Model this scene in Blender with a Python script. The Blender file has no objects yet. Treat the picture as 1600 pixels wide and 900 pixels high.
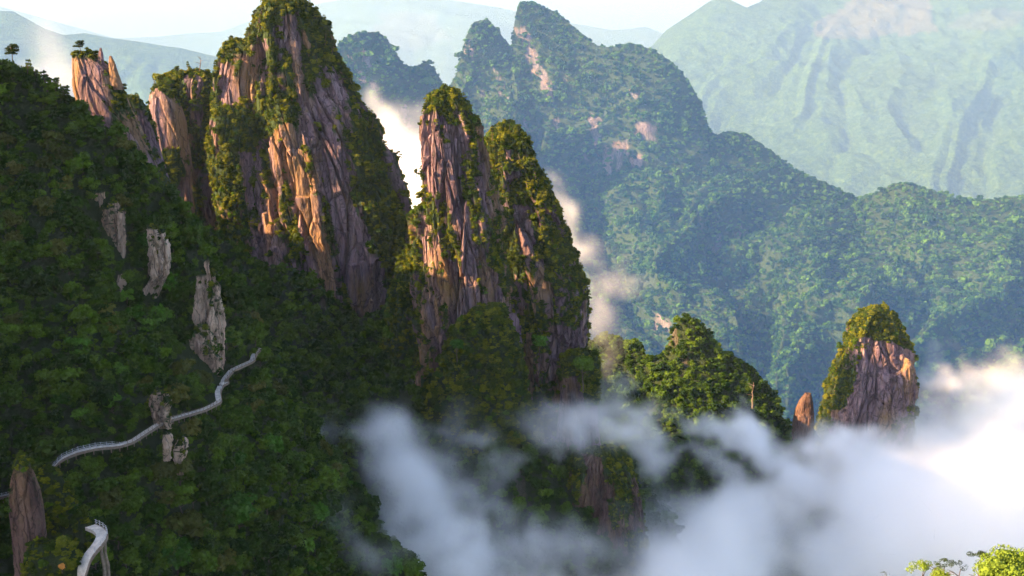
import bpy, math, random
import numpy as np
from mathutils import Vector

R = math.radians
scene = bpy.context.scene
col = scene.collection
rng = np.random.default_rng(7)
random.seed(7)

# ------------------------------------------------------------------ camera
F = 1700.0                      # focal length in photograph pixels (1600 wide)
PITCH = math.atan(410 / F)
CAM = np.array([0.0, 0.0, 520.0])
cd = bpy.data.cameras.new('camera')
cd.sensor_width = 36.0
cd.lens = 36.0 * F / 1600.0
cd.clip_start = 1.0
cd.clip_end = 60000.0
cam = bpy.data.objects.new('camera', cd)
cam.location = CAM
cam.rotation_euler = (math.pi / 2 - PITCH, 0, 0)
col.objects.link(cam)
scene.camera = cam

# ------------------------------------------------------------------ light, sky, exposure
SUN_TO = Vector((-1.0, -0.20, 0.47)).normalized()      # direction towards the sun
EL = math.asin(SUN_TO.z)
AZ = math.atan2(SUN_TO.x, SUN_TO.y)                     # from +Y towards +X
world = bpy.data.worlds.new('World')
scene.world = world
world.use_nodes = True
nt = world.node_tree
sky = nt.nodes.new('ShaderNodeTexSky')
sky.sky_type = 'NISHITA'
sky.sun_disc = False
sky.sun_elevation = EL
sky.sun_rotation = AZ
sky.altitude = 900
sky.air_density = 0.7
sky.dust_density = 5.0
sky.ozone_density = 1.0
bg = nt.nodes['Background']
bg.inputs['Strength'].default_value = 0.08
nt.links.new(sky.outputs[0], bg.inputs['Color'])

sd = bpy.data.lights.new('sun', 'SUN')
sd.energy = 5.0
sd.angle = R(0.6)
sd.color = (1.0, 0.61, 0.26)
so = bpy.data.objects.new('sun', sd)
so.rotation_euler = SUN_TO.to_track_quat('Z', 'Y').to_euler()
so.location = (-300, 0, 900)
col.objects.link(so)

scene.view_settings.view_transform = 'Standard'
scene.view_settings.look = 'None'
scene.view_settings.exposure = 2.55
scene.view_settings.gamma = 1.0
cy = scene.cycles
cy.use_denoising = True
cy.use_adaptive_sampling = True
cy.adaptive_threshold = 0.03
cy.max_bounces = 24
cy.diffuse_bounces = 2
cy.glossy_bounces = 1
cy.transmission_bounces = 2
cy.volume_bounces = 24
cy.transparent_max_bounces = 8
cy.volume_step_rate = 1.6
cy.volume_max_steps = 256
cy.sample_clamp_indirect = 4.0

# ------------------------------------------------------------------ pixels <-> world
CP, SP = math.cos(PITCH), math.sin(PITCH)

def P(px, py, D):
    """world point seen at pixel (px, py) at forward distance Y = D"""
    px, py, D = np.broadcast_arrays(np.asarray(px, float), np.asarray(py, float), np.asarray(D, float))
    xc = (px - 800.0) / F
    yc = (450.0 - py) / F
    dx, dy, dz = xc, CP + SP * yc, -SP + CP * yc
    k = D / dy
    return np.stack([CAM[0] + dx * k, CAM[1] + dy * k, CAM[2] + dz * k], -1)

def proj(p):
    q = np.asarray(p, float) - CAM
    d = q[..., 1] * CP - q[..., 2] * SP
    u = q[..., 1] * SP + q[..., 2] * CP
    d = np.maximum(d, 1e-3)
    return 800 + F * q[..., 0] / d, 450 - F * u / d, d

# ------------------------------------------------------------------ noise
_perm = rng.permutation(256).astype(np.int64)
_perm = np.concatenate([_perm, _perm, _perm])
_g = rng.normal(size=(256, 3)).astype(np.float32)
_g /= np.linalg.norm(_g, axis=1, keepdims=True)
_rv = rng.random((256, 3)).astype(np.float32)

def perlin(p):
    p = np.asarray(p, np.float32)
    i = np.floor(p).astype(np.int64)
    f = p - i
    i &= 255
    w = f * f * f * (f * (f * 6 - 15) + 10)
    out = np.zeros(p.shape[:-1], np.float32)
    for dx in (0, 1):
        wx = w[..., 0] if dx else 1 - w[..., 0]
        ax = _perm[i[..., 0] + dx]
        for dy in (0, 1):
            wy = w[..., 1] if dy else 1 - w[..., 1]
            ay = _perm[ax + i[..., 1] + dy]
            for dz in (0, 1):
                wz = w[..., 2] if dz else 1 - w[..., 2]
                g = _g[_perm[ay + i[..., 2] + dz] & 255]
                d = g[..., 0] * (f[..., 0] - dx) + g[..., 1] * (f[..., 1] - dy) + g[..., 2] * (f[..., 2] - dz)
                out += wx * wy * wz * d
    return out * 1.6

def fbm(p, octv=4, gain=0.5, ridged=False):
    p = np.asarray(p, np.float32)
    a, s, t = 1.0, 0.0, 0.0
    for k in range(octv):
        n = perlin(p + 17.3 * k)
        if ridged:
            n = 1 - 2 * np.abs(n)
        s = s + a * n
        t += a
        a *= gain
        p = p * 2.03
    return s / t

def worley(u, v, seed=0):
    """jittered 2D cells: (random value of the nearest cell, F2 - F1)"""
    iu, iv = np.floor(u).astype(np.int64), np.floor(v).astype(np.int64)
    f1 = np.full(u.shape, 9.0)
    f2 = np.full(u.shape, 9.0)
    val = np.zeros(u.shape)
    val2 = np.zeros(u.shape)
    for a in (-1, 0, 1):
        for b in (-1, 0, 1):
            h = _perm[(_perm[(iu + a + seed * 31) & 255] + iv + b) & 255]
            r = _rv[h]
            d = np.hypot(iu + a + 0.1 + 0.8 * r[..., 0] - u, iv + b + 0.1 + 0.8 * r[..., 1] - v)
            n = d < f1
            f2 = np.where(n, f1, np.minimum(f2, d))
            f1 = np.where(n, d, f1)
            val = np.where(n, r[..., 2], val)
            h2 = _rv[_perm[h + 77]]
            val2 = np.where(n, h2[..., 0], val2)
    return val, val2, f2 - f1

def in_poly(x, y, poly):
    inside = np.zeros(np.shape(x), bool)
    n = len(poly)
    for i in range(n):
        x1, y1 = poly[i]
        x2, y2 = poly[(i + 1) % n]
        if y1 == y2:
            continue
        c = ((y1 > y) != (y2 > y)) & (x < (x2 - x1) * (y - y1) / (y2 - y1) + x1)
        inside ^= c
    return inside

def seg_dist(x, y, pts):
    best = np.full(np.shape(x), 1e9)
    for (x1, y1), (x2, y2) in zip(pts[:-1], pts[1:]):
        dx, dy = x2 - x1, y2 - y1
        t = np.clip(((x - x1) * dx + (y - y1) * dy) / (dx * dx + dy * dy + 1e-9), 0, 1)
        best = np.minimum(best, np.hypot(x - x1 - t * dx, y - y1 - t * dy))
    return best

def smooth(a, n):
    if n < 1:
        return a
    k = np.hanning(2 * n + 3)[1:-1]
    k /= k.sum()
    return np.convolve(np.pad(a, n, mode='edge'), k, mode='valid')

def sstep(a, b, x):
    t = np.clip((x - a) / (b - a), 0, 1)
    return t * t * (3 - 2 * t)

# ------------------------------------------------------------------ objects
def tag(o, label=None, cat=None, group=None, kind=None):
    if label: o['label'] = label
    if cat: o['category'] = cat
    if group: o['group'] = group
    if kind: o['kind'] = kind
    return o

def link(name, me, mat=None, parent=None):
    o = bpy.data.objects.new(name, me)
    col.objects.link(o)
    if mat is not None and not me.materials:
        me.materials.append(mat)
    if parent is not None:
        o.parent = parent
    return o

def empty(name, loc=(0, 0, 0)):
    o = bpy.data.objects.new(name, None)
    o.empty_display_size = 2
    o.location = loc
    col.objects.link(o)
    return o

def mesh_np(name, v, faces, attrs=None, smooth_shade=True):
    me = bpy.data.meshes.new(name)
    v = np.asarray(v, np.float32)
    f = np.asarray(faces, np.int32)
    me.vertices.add(len(v))
    me.vertices.foreach_set('co', v.ravel())
    n, k = f.shape
    me.loops.add(n * k)
    me.loops.foreach_set('vertex_index', f.ravel())
    me.polygons.add(n)
    me.polygons.foreach_set('loop_start', np.arange(0, n * k, k, dtype=np.int32))
    me.polygons.foreach_set('use_smooth', np.full(n, smooth_shade))
    for nm, a in (attrs or {}).items():
        at = me.attributes.new(nm, 'FLOAT', 'POINT')
        at.data.foreach_set('value', np.asarray(a, np.float32).ravel())
    me.update(calc_edges=True)
    return me

# ------------------------------------------------------------------ materials
def new_mat(name):
    m = bpy.data.materials.new(name)
    m.use_nodes = True
    t = m.node_tree
    b = t.nodes['Principled BSDF']
    return m, t, b

def N(t, typ, **kw):
    n = t.nodes.new(typ)
    for k, v in kw.items():
        setattr(n, k, v)
    return n

def math_node(t, op, a, b=None):
    n = N(t, 'ShaderNodeMath', operation=op)
    for i, x in enumerate((a, b)):
        if x is None: continue
        if isinstance(x, (int, float)): n.inputs[i].default_value = x
        else: t.links.new(x, n.inputs[i])
    return n.outputs[0]

def noise(t, vec, scale, detail=4, rough=0.55):
    n = N(t, 'ShaderNodeTexNoise')
    n.inputs['Scale'].default_value = scale
    n.inputs['Detail'].default_value = detail
    n.inputs['Roughness'].default_value = rough
    t.links.new(vec, n.inputs['Vector'])
    return n.outputs['Fac']

def ramp(t, fac, stops):
    r = N(t, 'ShaderNodeValToRGB')
    el = r.color_ramp.elements
    while len(el) < len(stops): el.new(0.5)
    for e, (p, c) in zip(el, stops):
        e.position = p
        e.color = (*c, 1) if len(c) == 3 else c
    t.links.new(fac, r.inputs[0])
    return r.outputs[0]

def mixc(t, fac, a, b, blend='MIX'):
    n = N(t, 'ShaderNodeMix', data_type='RGBA', blend_type=blend)
    for s, x in ((n.inputs[0], fac), (n.inputs[6], a), (n.inputs[7], b)):
        if isinstance(x, (int, float)): s.default_value = x
        elif isinstance(x, tuple): s.default_value = (*x, 1)
        else: t.links.new(x, s)
    return n.outputs[2]

def scaled_pos(t, s):
    g = N(t, 'ShaderNodeNewGeometry')
    v = N(t, 'ShaderNodeVectorMath', operation='MULTIPLY')
    t.links.new(g.outputs['Position'], v.inputs[0])
    v.inputs[1].default_value = s
    return v.outputs[0]

def rock_material(name, tint, pale, dark, green=(0.035, 0.06, 0.018), size=1.0, ochre=0.55):
    m, t, b = new_mat(name)
    p1 = scaled_pos(t, (1 / size, 1 / size, 0.16 / size))       # vertical streaks
    p2 = scaled_pos(t, (1 / size,) * 3)
    big = noise(t, p1, 0.085, 5, 0.6)
    c = ramp(t, big, [(0.30, dark), (0.42, tint), (0.60, pale), (0.75, tint)])
    st = noise(t, p1, 0.55, 5, 0.65)
    c = mixc(t, math_node(t, 'MULTIPLY', ramp(t, st, [(0.46, (0, 0, 0)), (0.64, (1, 1, 1))]), 0.7), c, dark)
    c2 = noise(t, p2, 0.05, 5, 0.6)
    c = mixc(t, math_node(t, 'MULTIPLY', ramp(t, c2, [(0.48, (0, 0, 0)), (0.66, (1, 1, 1))]), 0.55), c,
             tuple(min(1, x * 1.15) for x in pale))
    lich = noise(t, p2, 0.21, 6, 0.7)
    c = mixc(t, math_node(t, 'MULTIPLY', ramp(t, lich, [(0.55, (0, 0, 0)), (0.68, (1, 1, 1))]), 0.6), c, (0.11, 0.105, 0.05))
    oc = noise(t, scaled_pos(t, (1 / size, 1 / size, 0.22 / size)), 0.045, 4, 0.6)
    c = mixc(t, math_node(t, 'MULTIPLY', ramp(t, oc, [(0.50, (0, 0, 0)), (0.60, (1, 1, 1))]), ochre), c, (0.38, 0.22, 0.06))
    vo = N(t, 'ShaderNodeTexVoronoi', feature='DISTANCE_TO_EDGE')
    vo.inputs['Scale'].default_value = 0.22
    wp = N(t, 'ShaderNodeVectorMath', operation='ADD')
    nz_ = N(t, 'ShaderNodeTexNoise'); nz_.inputs['Scale'].default_value = 0.12
    t.links.new(p2, nz_.inputs['Vector'])
    sc_ = N(t, 'ShaderNodeVectorMath', operation='SCALE'); sc_.inputs['Scale'].default_value = 5.0
    t.links.new(nz_.outputs['Color'], sc_.inputs[0])
    t.links.new(p1, wp.inputs[0]); t.links.new(sc_.outputs[0], wp.inputs[1])
    t.links.new(wp.outputs[0], vo.inputs['Vector'])
    c = mixc(t, math_node(t, 'MULTIPLY', ramp(t, vo.outputs['Distance'], [(0.0, (1, 1, 1)), (0.055, (0, 0, 0))]), 0.75), c, tuple(x * .5 for x in dark))
    at = N(t, 'ShaderNodeAttribute', attribute_name='veg')
    c = mixc(t, at.outputs['Fac'], c, green)
    t.links.new(c, b.inputs['Base Color'])
    b.inputs['Roughness'].default_value = 0.9
    b.inputs['Specular IOR Level'].default_value = 0.2
    h = math_node(t, 'ADD', math_node(t, 'MULTIPLY', noise(t, p1, 0.35, 6, 0.7), 1.6),
                  math_node(t, 'MULTIPLY', noise(t, p2, 0.3, 7, 0.7), 1.0))
    bp = N(t, 'ShaderNodeBump')
    bp.inputs['Strength'].default_value = 1.0
    bp.inputs['Distance'].default_value = 2.2 * size
    t.links.new(h, bp.inputs['Height'])
    t.links.new(bp.outputs[0], b.inputs['Normal'])
    return m

def leaf_material(name, dark, mid, light, patch=0.02):
    """foliage: one tone per tree, species patches over the ground, light through the leaves"""
    m, t, b = new_mat(name)
    oi = N(t, 'ShaderNodeObjectInfo')
    p = scaled_pos(t, (1, 1, 1))
    pn = noise(t, p, patch, 3, 0.6)
    f = math_node(t, 'ADD', math_node(t, 'MULTIPLY', oi.outputs['Random'], 0.78), math_node(t, 'MULTIPLY', pn, 0.32))
    c = ramp(t, f, [(0.10, dark), (0.50, mid), (0.82, light), (0.97, tuple(1.3 * x for x in light))])
    fine = noise(t, p, 0.9, 3, 0.7)
    c = mixc(t, 0.75, c, ramp(t, fine, [(0.30, (0.45, 0.5, 0.45)), (0.72, (1.5, 1.4, 1.35))]), 'MULTIPLY')
    t.links.new(c, b.inputs['Base Color'])
    b.inputs['Roughness'].default_value = 0.85
    b.inputs['Specular IOR Level'].default_value = 0.05
    tr = N(t, 'ShaderNodeBsdfTranslucent')
    t.links.new(mixc(t, 1.0, c, (1.25, 1.2, 0.5), 'MULTIPLY'), tr.inputs['Color'])
    mx = N(t, 'ShaderNodeMixShader')
    mx.inputs[0].default_value = 0.22
    t.links.new(b.outputs[0], mx.inputs[1])
    t.links.new(tr.outputs[0], mx.inputs[2])
    t.links.new(mx.outputs[0], t.nodes['Material Output'].inputs['Surface'])
    return m

def plain(name, c, rough=0.8, var=0.25, scale=1.0):
    m, t, b = new_mat(name)
    p = scaled_pos(t, (1, 1, 1))
    n = noise(t, p, scale, 5, 0.65)
    cc = ramp(t, n, [(0.3, tuple(x * (1 - var) for x in c)), (0.7, tuple(min(1, x * (1 + var)) for x in c))])
    t.links.new(cc, b.inputs['Base Color'])
    b.inputs['Roughness'].default_value = rough
    return m

M_ROCK = rock_material('purple granite', (0.18, 0.110, 0.142), (0.33, 0.225, 0.25), (0.05, 0.035, 0.045))
M_ROCK_PALE = rock_material('pale granite', (0.58, 0.39, 0.29), (0.76, 0.56, 0.42), (0.14, 0.10, 0.08), size=0.9, ochre=0.35)
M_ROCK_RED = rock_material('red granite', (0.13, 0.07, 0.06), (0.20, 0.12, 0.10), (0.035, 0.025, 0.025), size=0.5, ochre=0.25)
M_ROCK_FAR = rock_material('far granite', (0.22, 0.17, 0.18), (0.32, 0.26, 0.27), (0.09, 0.08, 0.08), size=2.0, ochre=0.3)
M_SOIL = rock_material('forest floor', (0.07, 0.065, 0.04), (0.12, 0.10, 0.075), (0.03, 0.028, 0.02), green=(0.028, 0.045, 0.014), ochre=0.0)
M_LEAF = leaf_material('dark broadleaf foliage', (0.015, 0.038, 0.006), (0.036, 0.080, 0.009), (0.085, 0.15, 0.014))
M_LEAF_CLIFF = leaf_material('cliff shrub foliage', (0.024, 0.050, 0.008), (0.068, 0.102, 0.010), (0.17, 0.185, 0.014))
M_LEAF_BRIGHT = leaf_material('fresh green foliage', (0.035, 0.10, 0.012), (0.06, 0.16, 0.016), (0.10, 0.21, 0.024))
M_LEAF_OLIVE = leaf_material('olive foliage', (0.05, 0.065, 0.016), (0.085, 0.10, 0.022), (0.13, 0.135, 0.03))
M_LEAF_FAR = leaf_material('far forest foliage', (0.014, 0.046, 0.014), (0.030, 0.092, 0.018), (0.09, 0.20, 0.020), 0.0020)
M_LEAF_LIME = leaf_material('lime foliage', (0.09, 0.16, 0.02), (0.16, 0.24, 0.03), (0.26, 0.32, 0.05))
M_PINE = leaf_material('pine needles', (0.018, 0.034, 0.012), (0.034, 0.058, 0.018), (0.055, 0.085, 0.022))
M_BARK = plain('bark', (0.10, 0.07, 0.05), 0.9, 0.4, 2.0)
M_DEAD = plain('bare wood', (0.14, 0.10, 0.07), 0.9, 0.3, 2.0)
M_CONC = plain('pale concrete', (0.56, 0.50, 0.43), 0.85, 0.35, 0.6)
M_BEAM = plain('weathered beam', (0.20, 0.15, 0.11), 0.9, 0.35, 1.5)
M_RAIL = plain('grey rail', (0.42, 0.42, 0.42), 0.6, 0.2, 2.0)
M_WOODRAIL = plain('brown rail', (0.22, 0.15, 0.10), 0.8, 0.3, 2.0)

# ------------------------------------------------------------------ foliage meshes
def ico(sub=0):
    ph = (1 + 5 ** 0.5) / 2
    v = [(-1, ph, 0), (1, ph, 0), (-1, -ph, 0), (1, -ph, 0), (0, -1, ph), (0, 1, ph), (0, -1, -ph), (0, 1, -ph),
         (ph, 0, -1), (ph, 0, 1), (-ph, 0, -1), (-ph, 0, 1)]
    f = [(0, 11, 5), (0, 5, 1), (0, 1, 7), (0, 7, 10), (0, 10, 11), (1, 5, 9), (5, 11, 4), (11, 10, 2), (10, 7, 6), (7, 1, 8),
         (3, 9, 4), (3, 4, 2), (3, 2, 6), (3, 6, 8), (3, 8, 9), (4, 9, 5), (2, 4, 11), (6, 2, 10), (8, 6, 7), (9, 8, 1)]
    v = np.array(v, float)
    v /= np.linalg.norm(v, axis=1, keepdims=True)
    return v, np.array(f)

def leaves(lobes, n, leaf, rg, core=0.72, up=-0.35):
    """leaf clumps over the surface of some ellipsoid lobes [(centre, radii)], with a dense inside"""
    V, T = [], []
    iv, itf = ico()
    k = 0
    areas = np.array([r[0] * r[1] + r[0] * r[2] + r[1] * r[2] for _, r in lobes])
    counts = np.maximum(6, (n * areas / areas.sum())).astype(int)
    for (c, r), m in zip(lobes, counts):
        c, r = np.array(c, float), np.array(r, float)
        cv = iv * (r * core) * (1 + 0.25 * rg.standard_normal((12, 1)) * 0.5) + c
        V.append(cv); T.append(itf + k); k += 12
        d = rg.standard_normal((m * 2, 3))
        d /= np.linalg.norm(d, axis=1, keepdims=True)
        d = d[d[:, 2] > up][:m]
        for q in d:
            p = c + q * r * rg.uniform(0.78, 1.12)
            nrm = q + 0.75 * rg.standard_normal(3) + np.array([0, 0, 0.35])
            nrm /= np.linalg.norm(nrm)
            a = np.cross(nrm, rg.standard_normal(3)); a /= np.linalg.norm(a)
            b = np.cross(nrm, a)
            s = leaf * rg.uniform(0.65, 1.4)
            e = s * rg.uniform(0.55, 1.0)
            V.append(np.array([p - a * s, p - b * e + nrm * s * .18, p + a * s, p + b * e + nrm * s * .18]))
            T.append(np.array([[k, k + 1, k + 2], [k, k + 2, k + 3]])); k += 4
    return np.concatenate(V), np.concatenate(T)

def crown_mesh(name, seed, n=420, leaf=0.12, flat=0.8, nl=11, mat=None):
    rg = np.random.default_rng(seed)
    lobes = []
    for i in range(nl):
        a = rg.uniform(0, 2 * math.pi)
        rr = 0.62 * math.sqrt(rg.random())
        z = rg.uniform(-0.35, 0.75) * flat * (1 - 0.5 * rr)
        s = rg.uniform(0.24, 0.46)
        lobes.append(((rr * math.cos(a), rr * math.sin(a), z), (s, s, s * 0.85)))
    v, t = leaves(lobes, n, leaf, rg)
    me = mesh_np(name, v, t, smooth_shade=False)
    if mat: me.materials.append(mat)
    return me

def pine_crown(name, seed, n=300, layers=4, mat=None):
    rg = np.random.default_rng(seed)
    lobes = []
    for i in range(layers):
        z = i / max(1, layers - 1)
        w = 1.0 - 0.45 * z
        for j in range(3):
            a = rg.uniform(0, 2 * math.pi)
            off = w * rg.uniform(0.25, 0.6)
            s = w * rg.uniform(0.38, 0.55)
            lobes.append(((off * math.cos(a), off * math.sin(a), z * 0.95 + rg.uniform(-.08, .08)), (s, s, 0.13)))
    v, t = leaves(lobes, n, 0.12, rg, 0.7, -0.6)
    me = mesh_np(name, v, t, smooth_shade=False)
    if mat: me.materials.append(mat)
    return me

def tube(pts, rads, sides=6):
    pts = np.array(pts, float)
    V, Fc = [], []
    for i, (p, r) in enumerate(zip(pts, rads)):
        d = pts[min(i + 1, len(pts) - 1)] - pts[max(i - 1, 0)]
        d /= np.linalg.norm(d) + 1e-9
        a = np.cross(d, (0.31, 0.95, 0.11)); a /= np.linalg.norm(a) + 1e-9
        b = np.cross(d, a)
        for k in range(sides):
            th = 2 * math.pi * k / sides
            V.append(p + r * (math.cos(th) * a + math.sin(th) * b))
    for i in range(len(pts) - 1):
        for k in range(sides):
            k2 = (k + 1) % sides
            Fc.append((i * sides + k, i * sides + k2, (i + 1) * sides + k2, (i + 1) * sides + k))
    return np.array(V), np.array(Fc)

def join(parts):
    V, Fc, k = [], [], 0
    for v, f in parts:
        V.append(v); Fc.append(np.asarray(f) + k); k += len(v)
    return np.concatenate(V), np.concatenate(Fc)

def box(c, s, rot=0.0):
    c = np.array(c, float); s = np.array(s, float) / 2
    g = np.array([(x, y, z) for x in (-1, 1) for y in (-1, 1) for z in (-1, 1)]) * s
    ca, sa = math.cos(rot), math.sin(rot)
    g = np.stack([g[:, 0] * ca - g[:, 1] * sa, g[:, 0] * sa + g[:, 1] * ca, g[:, 2]], 1) + c
    return g, np.array([(0, 1, 3, 2), (4, 6, 7, 5), (0, 4, 5, 1), (2, 3, 7, 6), (0, 2, 6, 4), (1, 5, 7, 3)])

def trunk_mesh(name, seed, h=1.0, r=0.035, limbs=4, lean=0.08, mat=None, limb_len=0.35, from_h=0.45):
    rg = np.random.default_rng(seed)
    pts = [np.array([0, 0, -0.25 * h])]
    x = np.zeros(2)
    for i in range(1, 7):
        x = x + rg.uniform(-lean, lean, 2) * h * 0.35
        pts.append(np.array([x[0], x[1], h * i / 6]))
    pts.insert(1, np.array([0, 0, 0.0]))
    rr = np.linspace(1.15, 0.3, len(pts)) * r
    parts = [tube(pts, rr)]
    for k in range(limbs):
        i = int(rg.integers(int(len(pts) * from_h), len(pts) - 1))
        a = rg.uniform(0, 2 * math.pi)
        d = np.array([math.cos(a), math.sin(a), rg.uniform(0.25, 0.7)])
        L = limb_len * h * rg.uniform(0.6, 1.1)
        p = pts[i]
        parts.append(tube([p, p + d * L * .5 + (0, 0, .02 * h), p + d * L], [r * .5, r * .35, r * .15], 5))
    v, f = join(parts)
    me = mesh_np(name, v, f)
    if mat: me.materials.append(mat)
    return me

CROWNS = [crown_mesh('crown', 11 + i, 460, 0.125, (1.0, 1.15, 0.9, 1.3, 1.1)[i], (12, 14, 11, 15, 10)[i]) for i in range(5)]
CROWNS.append(crown_mesh('crown', 31, 300, 0.17, 1.0, 8))
CROWNS.append(crown_mesh('crown', 33, 420, 0.11, 1.7, 12))
CROWNS.append(crown_mesh('crown', 35, 240, 0.20, 0.8, 7))
TRUNKS = [trunk_mesh('trunk', 40 + i, 1.0, 0.035, 4, 0.12, M_BARK) for i in range(3)]
def copy_with(me, mat):
    c = me.copy(); c.materials.clear(); c.materials.append(mat); return c
CROWN_DARK = [copy_with(m, M_LEAF) for m in CROWNS]
CROWN_BRIGHT = [copy_with(m, M_LEAF_BRIGHT) for m in CROWNS[:3]]
CROWN_OLIVE = [copy_with(m, M_LEAF_OLIVE) for m in CROWNS[:3]]

# ------------------------------------------------------------------ scattered vegetation (stuff)
def instancer(meshes):
    """a geometry-node group that puts one of some leaf-clump meshes on every point"""
    g = bpy.data.node_groups.new('plants on points', 'GeometryNodeTree')
    g.interface.new_socket('Geometry', in_out='INPUT', socket_type='NodeSocketGeometry')
    g.interface.new_socket('Geometry', in_out='OUTPUT', socket_type='NodeSocketGeometry')
    gi, go = g.nodes.new('NodeGroupInput'), g.nodes.new('NodeGroupOutput')
    jn = g.nodes.new('GeometryNodeJoinGeometry')
    for o in meshes:
        oi = g.nodes.new('GeometryNodeObjectInfo')
        oi.transform_space = 'ORIGINAL'
        oi.inputs['Object'].default_value = o
        oi.inputs['As Instance'].default_value = True
        g.links.new(oi.outputs['Geometry'], jn.inputs[0])
    ip = g.nodes.new('GeometryNodeInstanceOnPoints')
    def attr(nm, dt):
        a = g.nodes.new('GeometryNodeInputNamedAttribute')
        a.data_type = dt
        a.inputs['Name'].default_value = nm
        return a.outputs['Attribute']
    g.links.new(gi.outputs[0], ip.inputs['Points'])
    g.links.new(jn.outputs[0], ip.inputs['Instance'])
    ip.inputs['Pick Instance'].default_value = True
    g.links.new(attr('idx', 'INT'), ip.inputs['Instance Index'])
    e2r = g.nodes.new('FunctionNodeEulerToRotation')
    g.links.new(attr('rot', 'FLOAT_VECTOR'), e2r.inputs[0])
    g.links.new(e2r.outputs[0], ip.inputs['Rotation'])
    g.links.new(attr('scl', 'FLOAT_VECTOR'), ip.inputs['Scale'])
    g.links.new(ip.outputs[0], go.inputs[0])
    return g

def scatter(name, group, nproto, pos, size, parent=None, seed=0, squash=(0.75, 1.15), tilt=0.15):
    n = len(pos)
    rg = np.random.default_rng(seed)
    me = bpy.data.meshes.new(name)
    me.vertices.add(n)
    me.vertices.foreach_set('co', np.asarray(pos, np.float32).ravel())
    a = me.attributes.new('idx', 'INT', 'POINT')
    a.data.foreach_set('value', rg.integers(0, nproto, n).astype(np.int32))
    a = me.attributes.new('rot', 'FLOAT_VECTOR', 'POINT')
    a.data.foreach_set('vector', np.stack([rg.normal(0, tilt, n), rg.normal(0, tilt, n), rg.uniform(0, 6.283, n)], 1).astype(np.float32).ravel())
    a = me.attributes.new('scl', 'FLOAT_VECTOR', 'POINT')
    s = np.stack([size, size, size * rg.uniform(*squash, n)], 1).astype(np.float32)
    a.data.foreach_set('vector', s.ravel())
    o = link(name, me, None, parent)
    md = o.modifiers.new('plants', 'NODES')
    md.node_group = group
    o['kind'] = 'stuff'
    return o

# prototypes: unlinked objects, only ever seen as instances
def proto(me):
    return bpy.data.objects.new('crown', me)
def protos(mat, n=4):
    return [proto(copy_with(m, mat)) for m in CROWNS[:n]]
lowcrowns = [crown_mesh('crown', 71 + i, 110, 0.22, 0.85, 6) for i in range(3)]
G_LEAF = instancer(protos(M_LEAF, 8))
cliff_meshes = [copy_with(m, M_LEAF_CLIFF) for m in CROWNS[:4]] + [pine_crown('crown', 900 + i, 220, 3, M_LEAF_CLIFF) for i in range(2)] + [copy_with(CROWNS[0], M_LEAF), copy_with(CROWNS[5], M_LEAF_CLIFF)]
G_CLIFF = instancer([proto(m) for m in cliff_meshes])
G_FAR = instancer([proto(copy_with(m, M_LEAF_FAR)) for m in lowcrowns])

# ------------------------------------------------------------------ surfaces
PATHS_PX = []          # filled in below: screen lines of the walkways (kept clear of trees)
UPPER = [(-60, 800, 333), (0, 776, 331), (20, 771, 330), (78, 737, 328), (95, 717, 329), (120, 706, 331), (150, 699, 334), (185, 696, 338), (205, 690, 342),
         (225, 677, 347), (245, 664, 353), (262, 656, 358), (290, 648, 366), (320, 639, 374), (343, 627, 382), (340, 613, 388), (345, 602, 392)]
UPPER2 = [(345, 602, 392), (355, 596, 394), (346, 600, 400), (352, 590, 404), (362, 578, 408)]
UPPER3 = [(362, 578, 408), (380, 570, 414), (395, 563, 420), (396, 555, 424), (407, 543, 428)]
LOWER = [(122, 925, 222), (128, 892, 223), (134, 872, 225), (146, 858, 227), (157, 845, 229), (161, 834, 232), (153, 826, 235), (140, 821, 238)]
PATHS_PX = [[(a, b) for a, b, _ in q] for q in (UPPER, UPPER2, UPPER3, LOWER)]

def grid_faces(nu, nv, wrap=False):
    i = np.arange(nu - (0 if wrap else 1))
    j = np.arange(nv - 1)
    I, J = np.meshgrid(i, j, indexing='ij')
    I2 = (I + 1) % nu
    return np.stack([I * nv + J, I * nv + J + 1, I2 * nv + J + 1, I2 * nv + J], -1).reshape(-1, 4)

def vnormals(G, wrap=False):
    if wrap:
        du = np.roll(G, -1, 0) - np.roll(G, 1, 0)
    else:
        du = np.gradient(G, axis=0)
    dv = np.gradient(G, axis=1)
    n = np.cross(dv, du)
    return n / (np.linalg.norm(n, axis=-1, keepdims=True) + 1e-9)

def sample_surface(v, f, w, n, rg):
    a, b, c = v[f[:, 0]], v[f[:, 1]], v[f[:, 2]]
    d = v[f[:, 3]]
    nr = np.cross(c - a, d - b)
    ar = np.linalg.norm(nr, axis=1) * 0.5
    nr = nr / (2 * ar[:, None] + 1e-9)
    wt = ar * w[f].mean(1)
    if wt.sum() <= 0: return np.zeros((0, 3)), np.zeros((0, 3)), 0
    k = rg.choice(len(f), n, p=wt / wt.sum())
    s, t = rg.random((2, n, 1))
    p = (a[k] * (1 - s) + b[k] * s) * (1 - t) + (d[k] * (1 - s) + c[k] * s) * t
    return p, nr[k], wt.sum()

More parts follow.
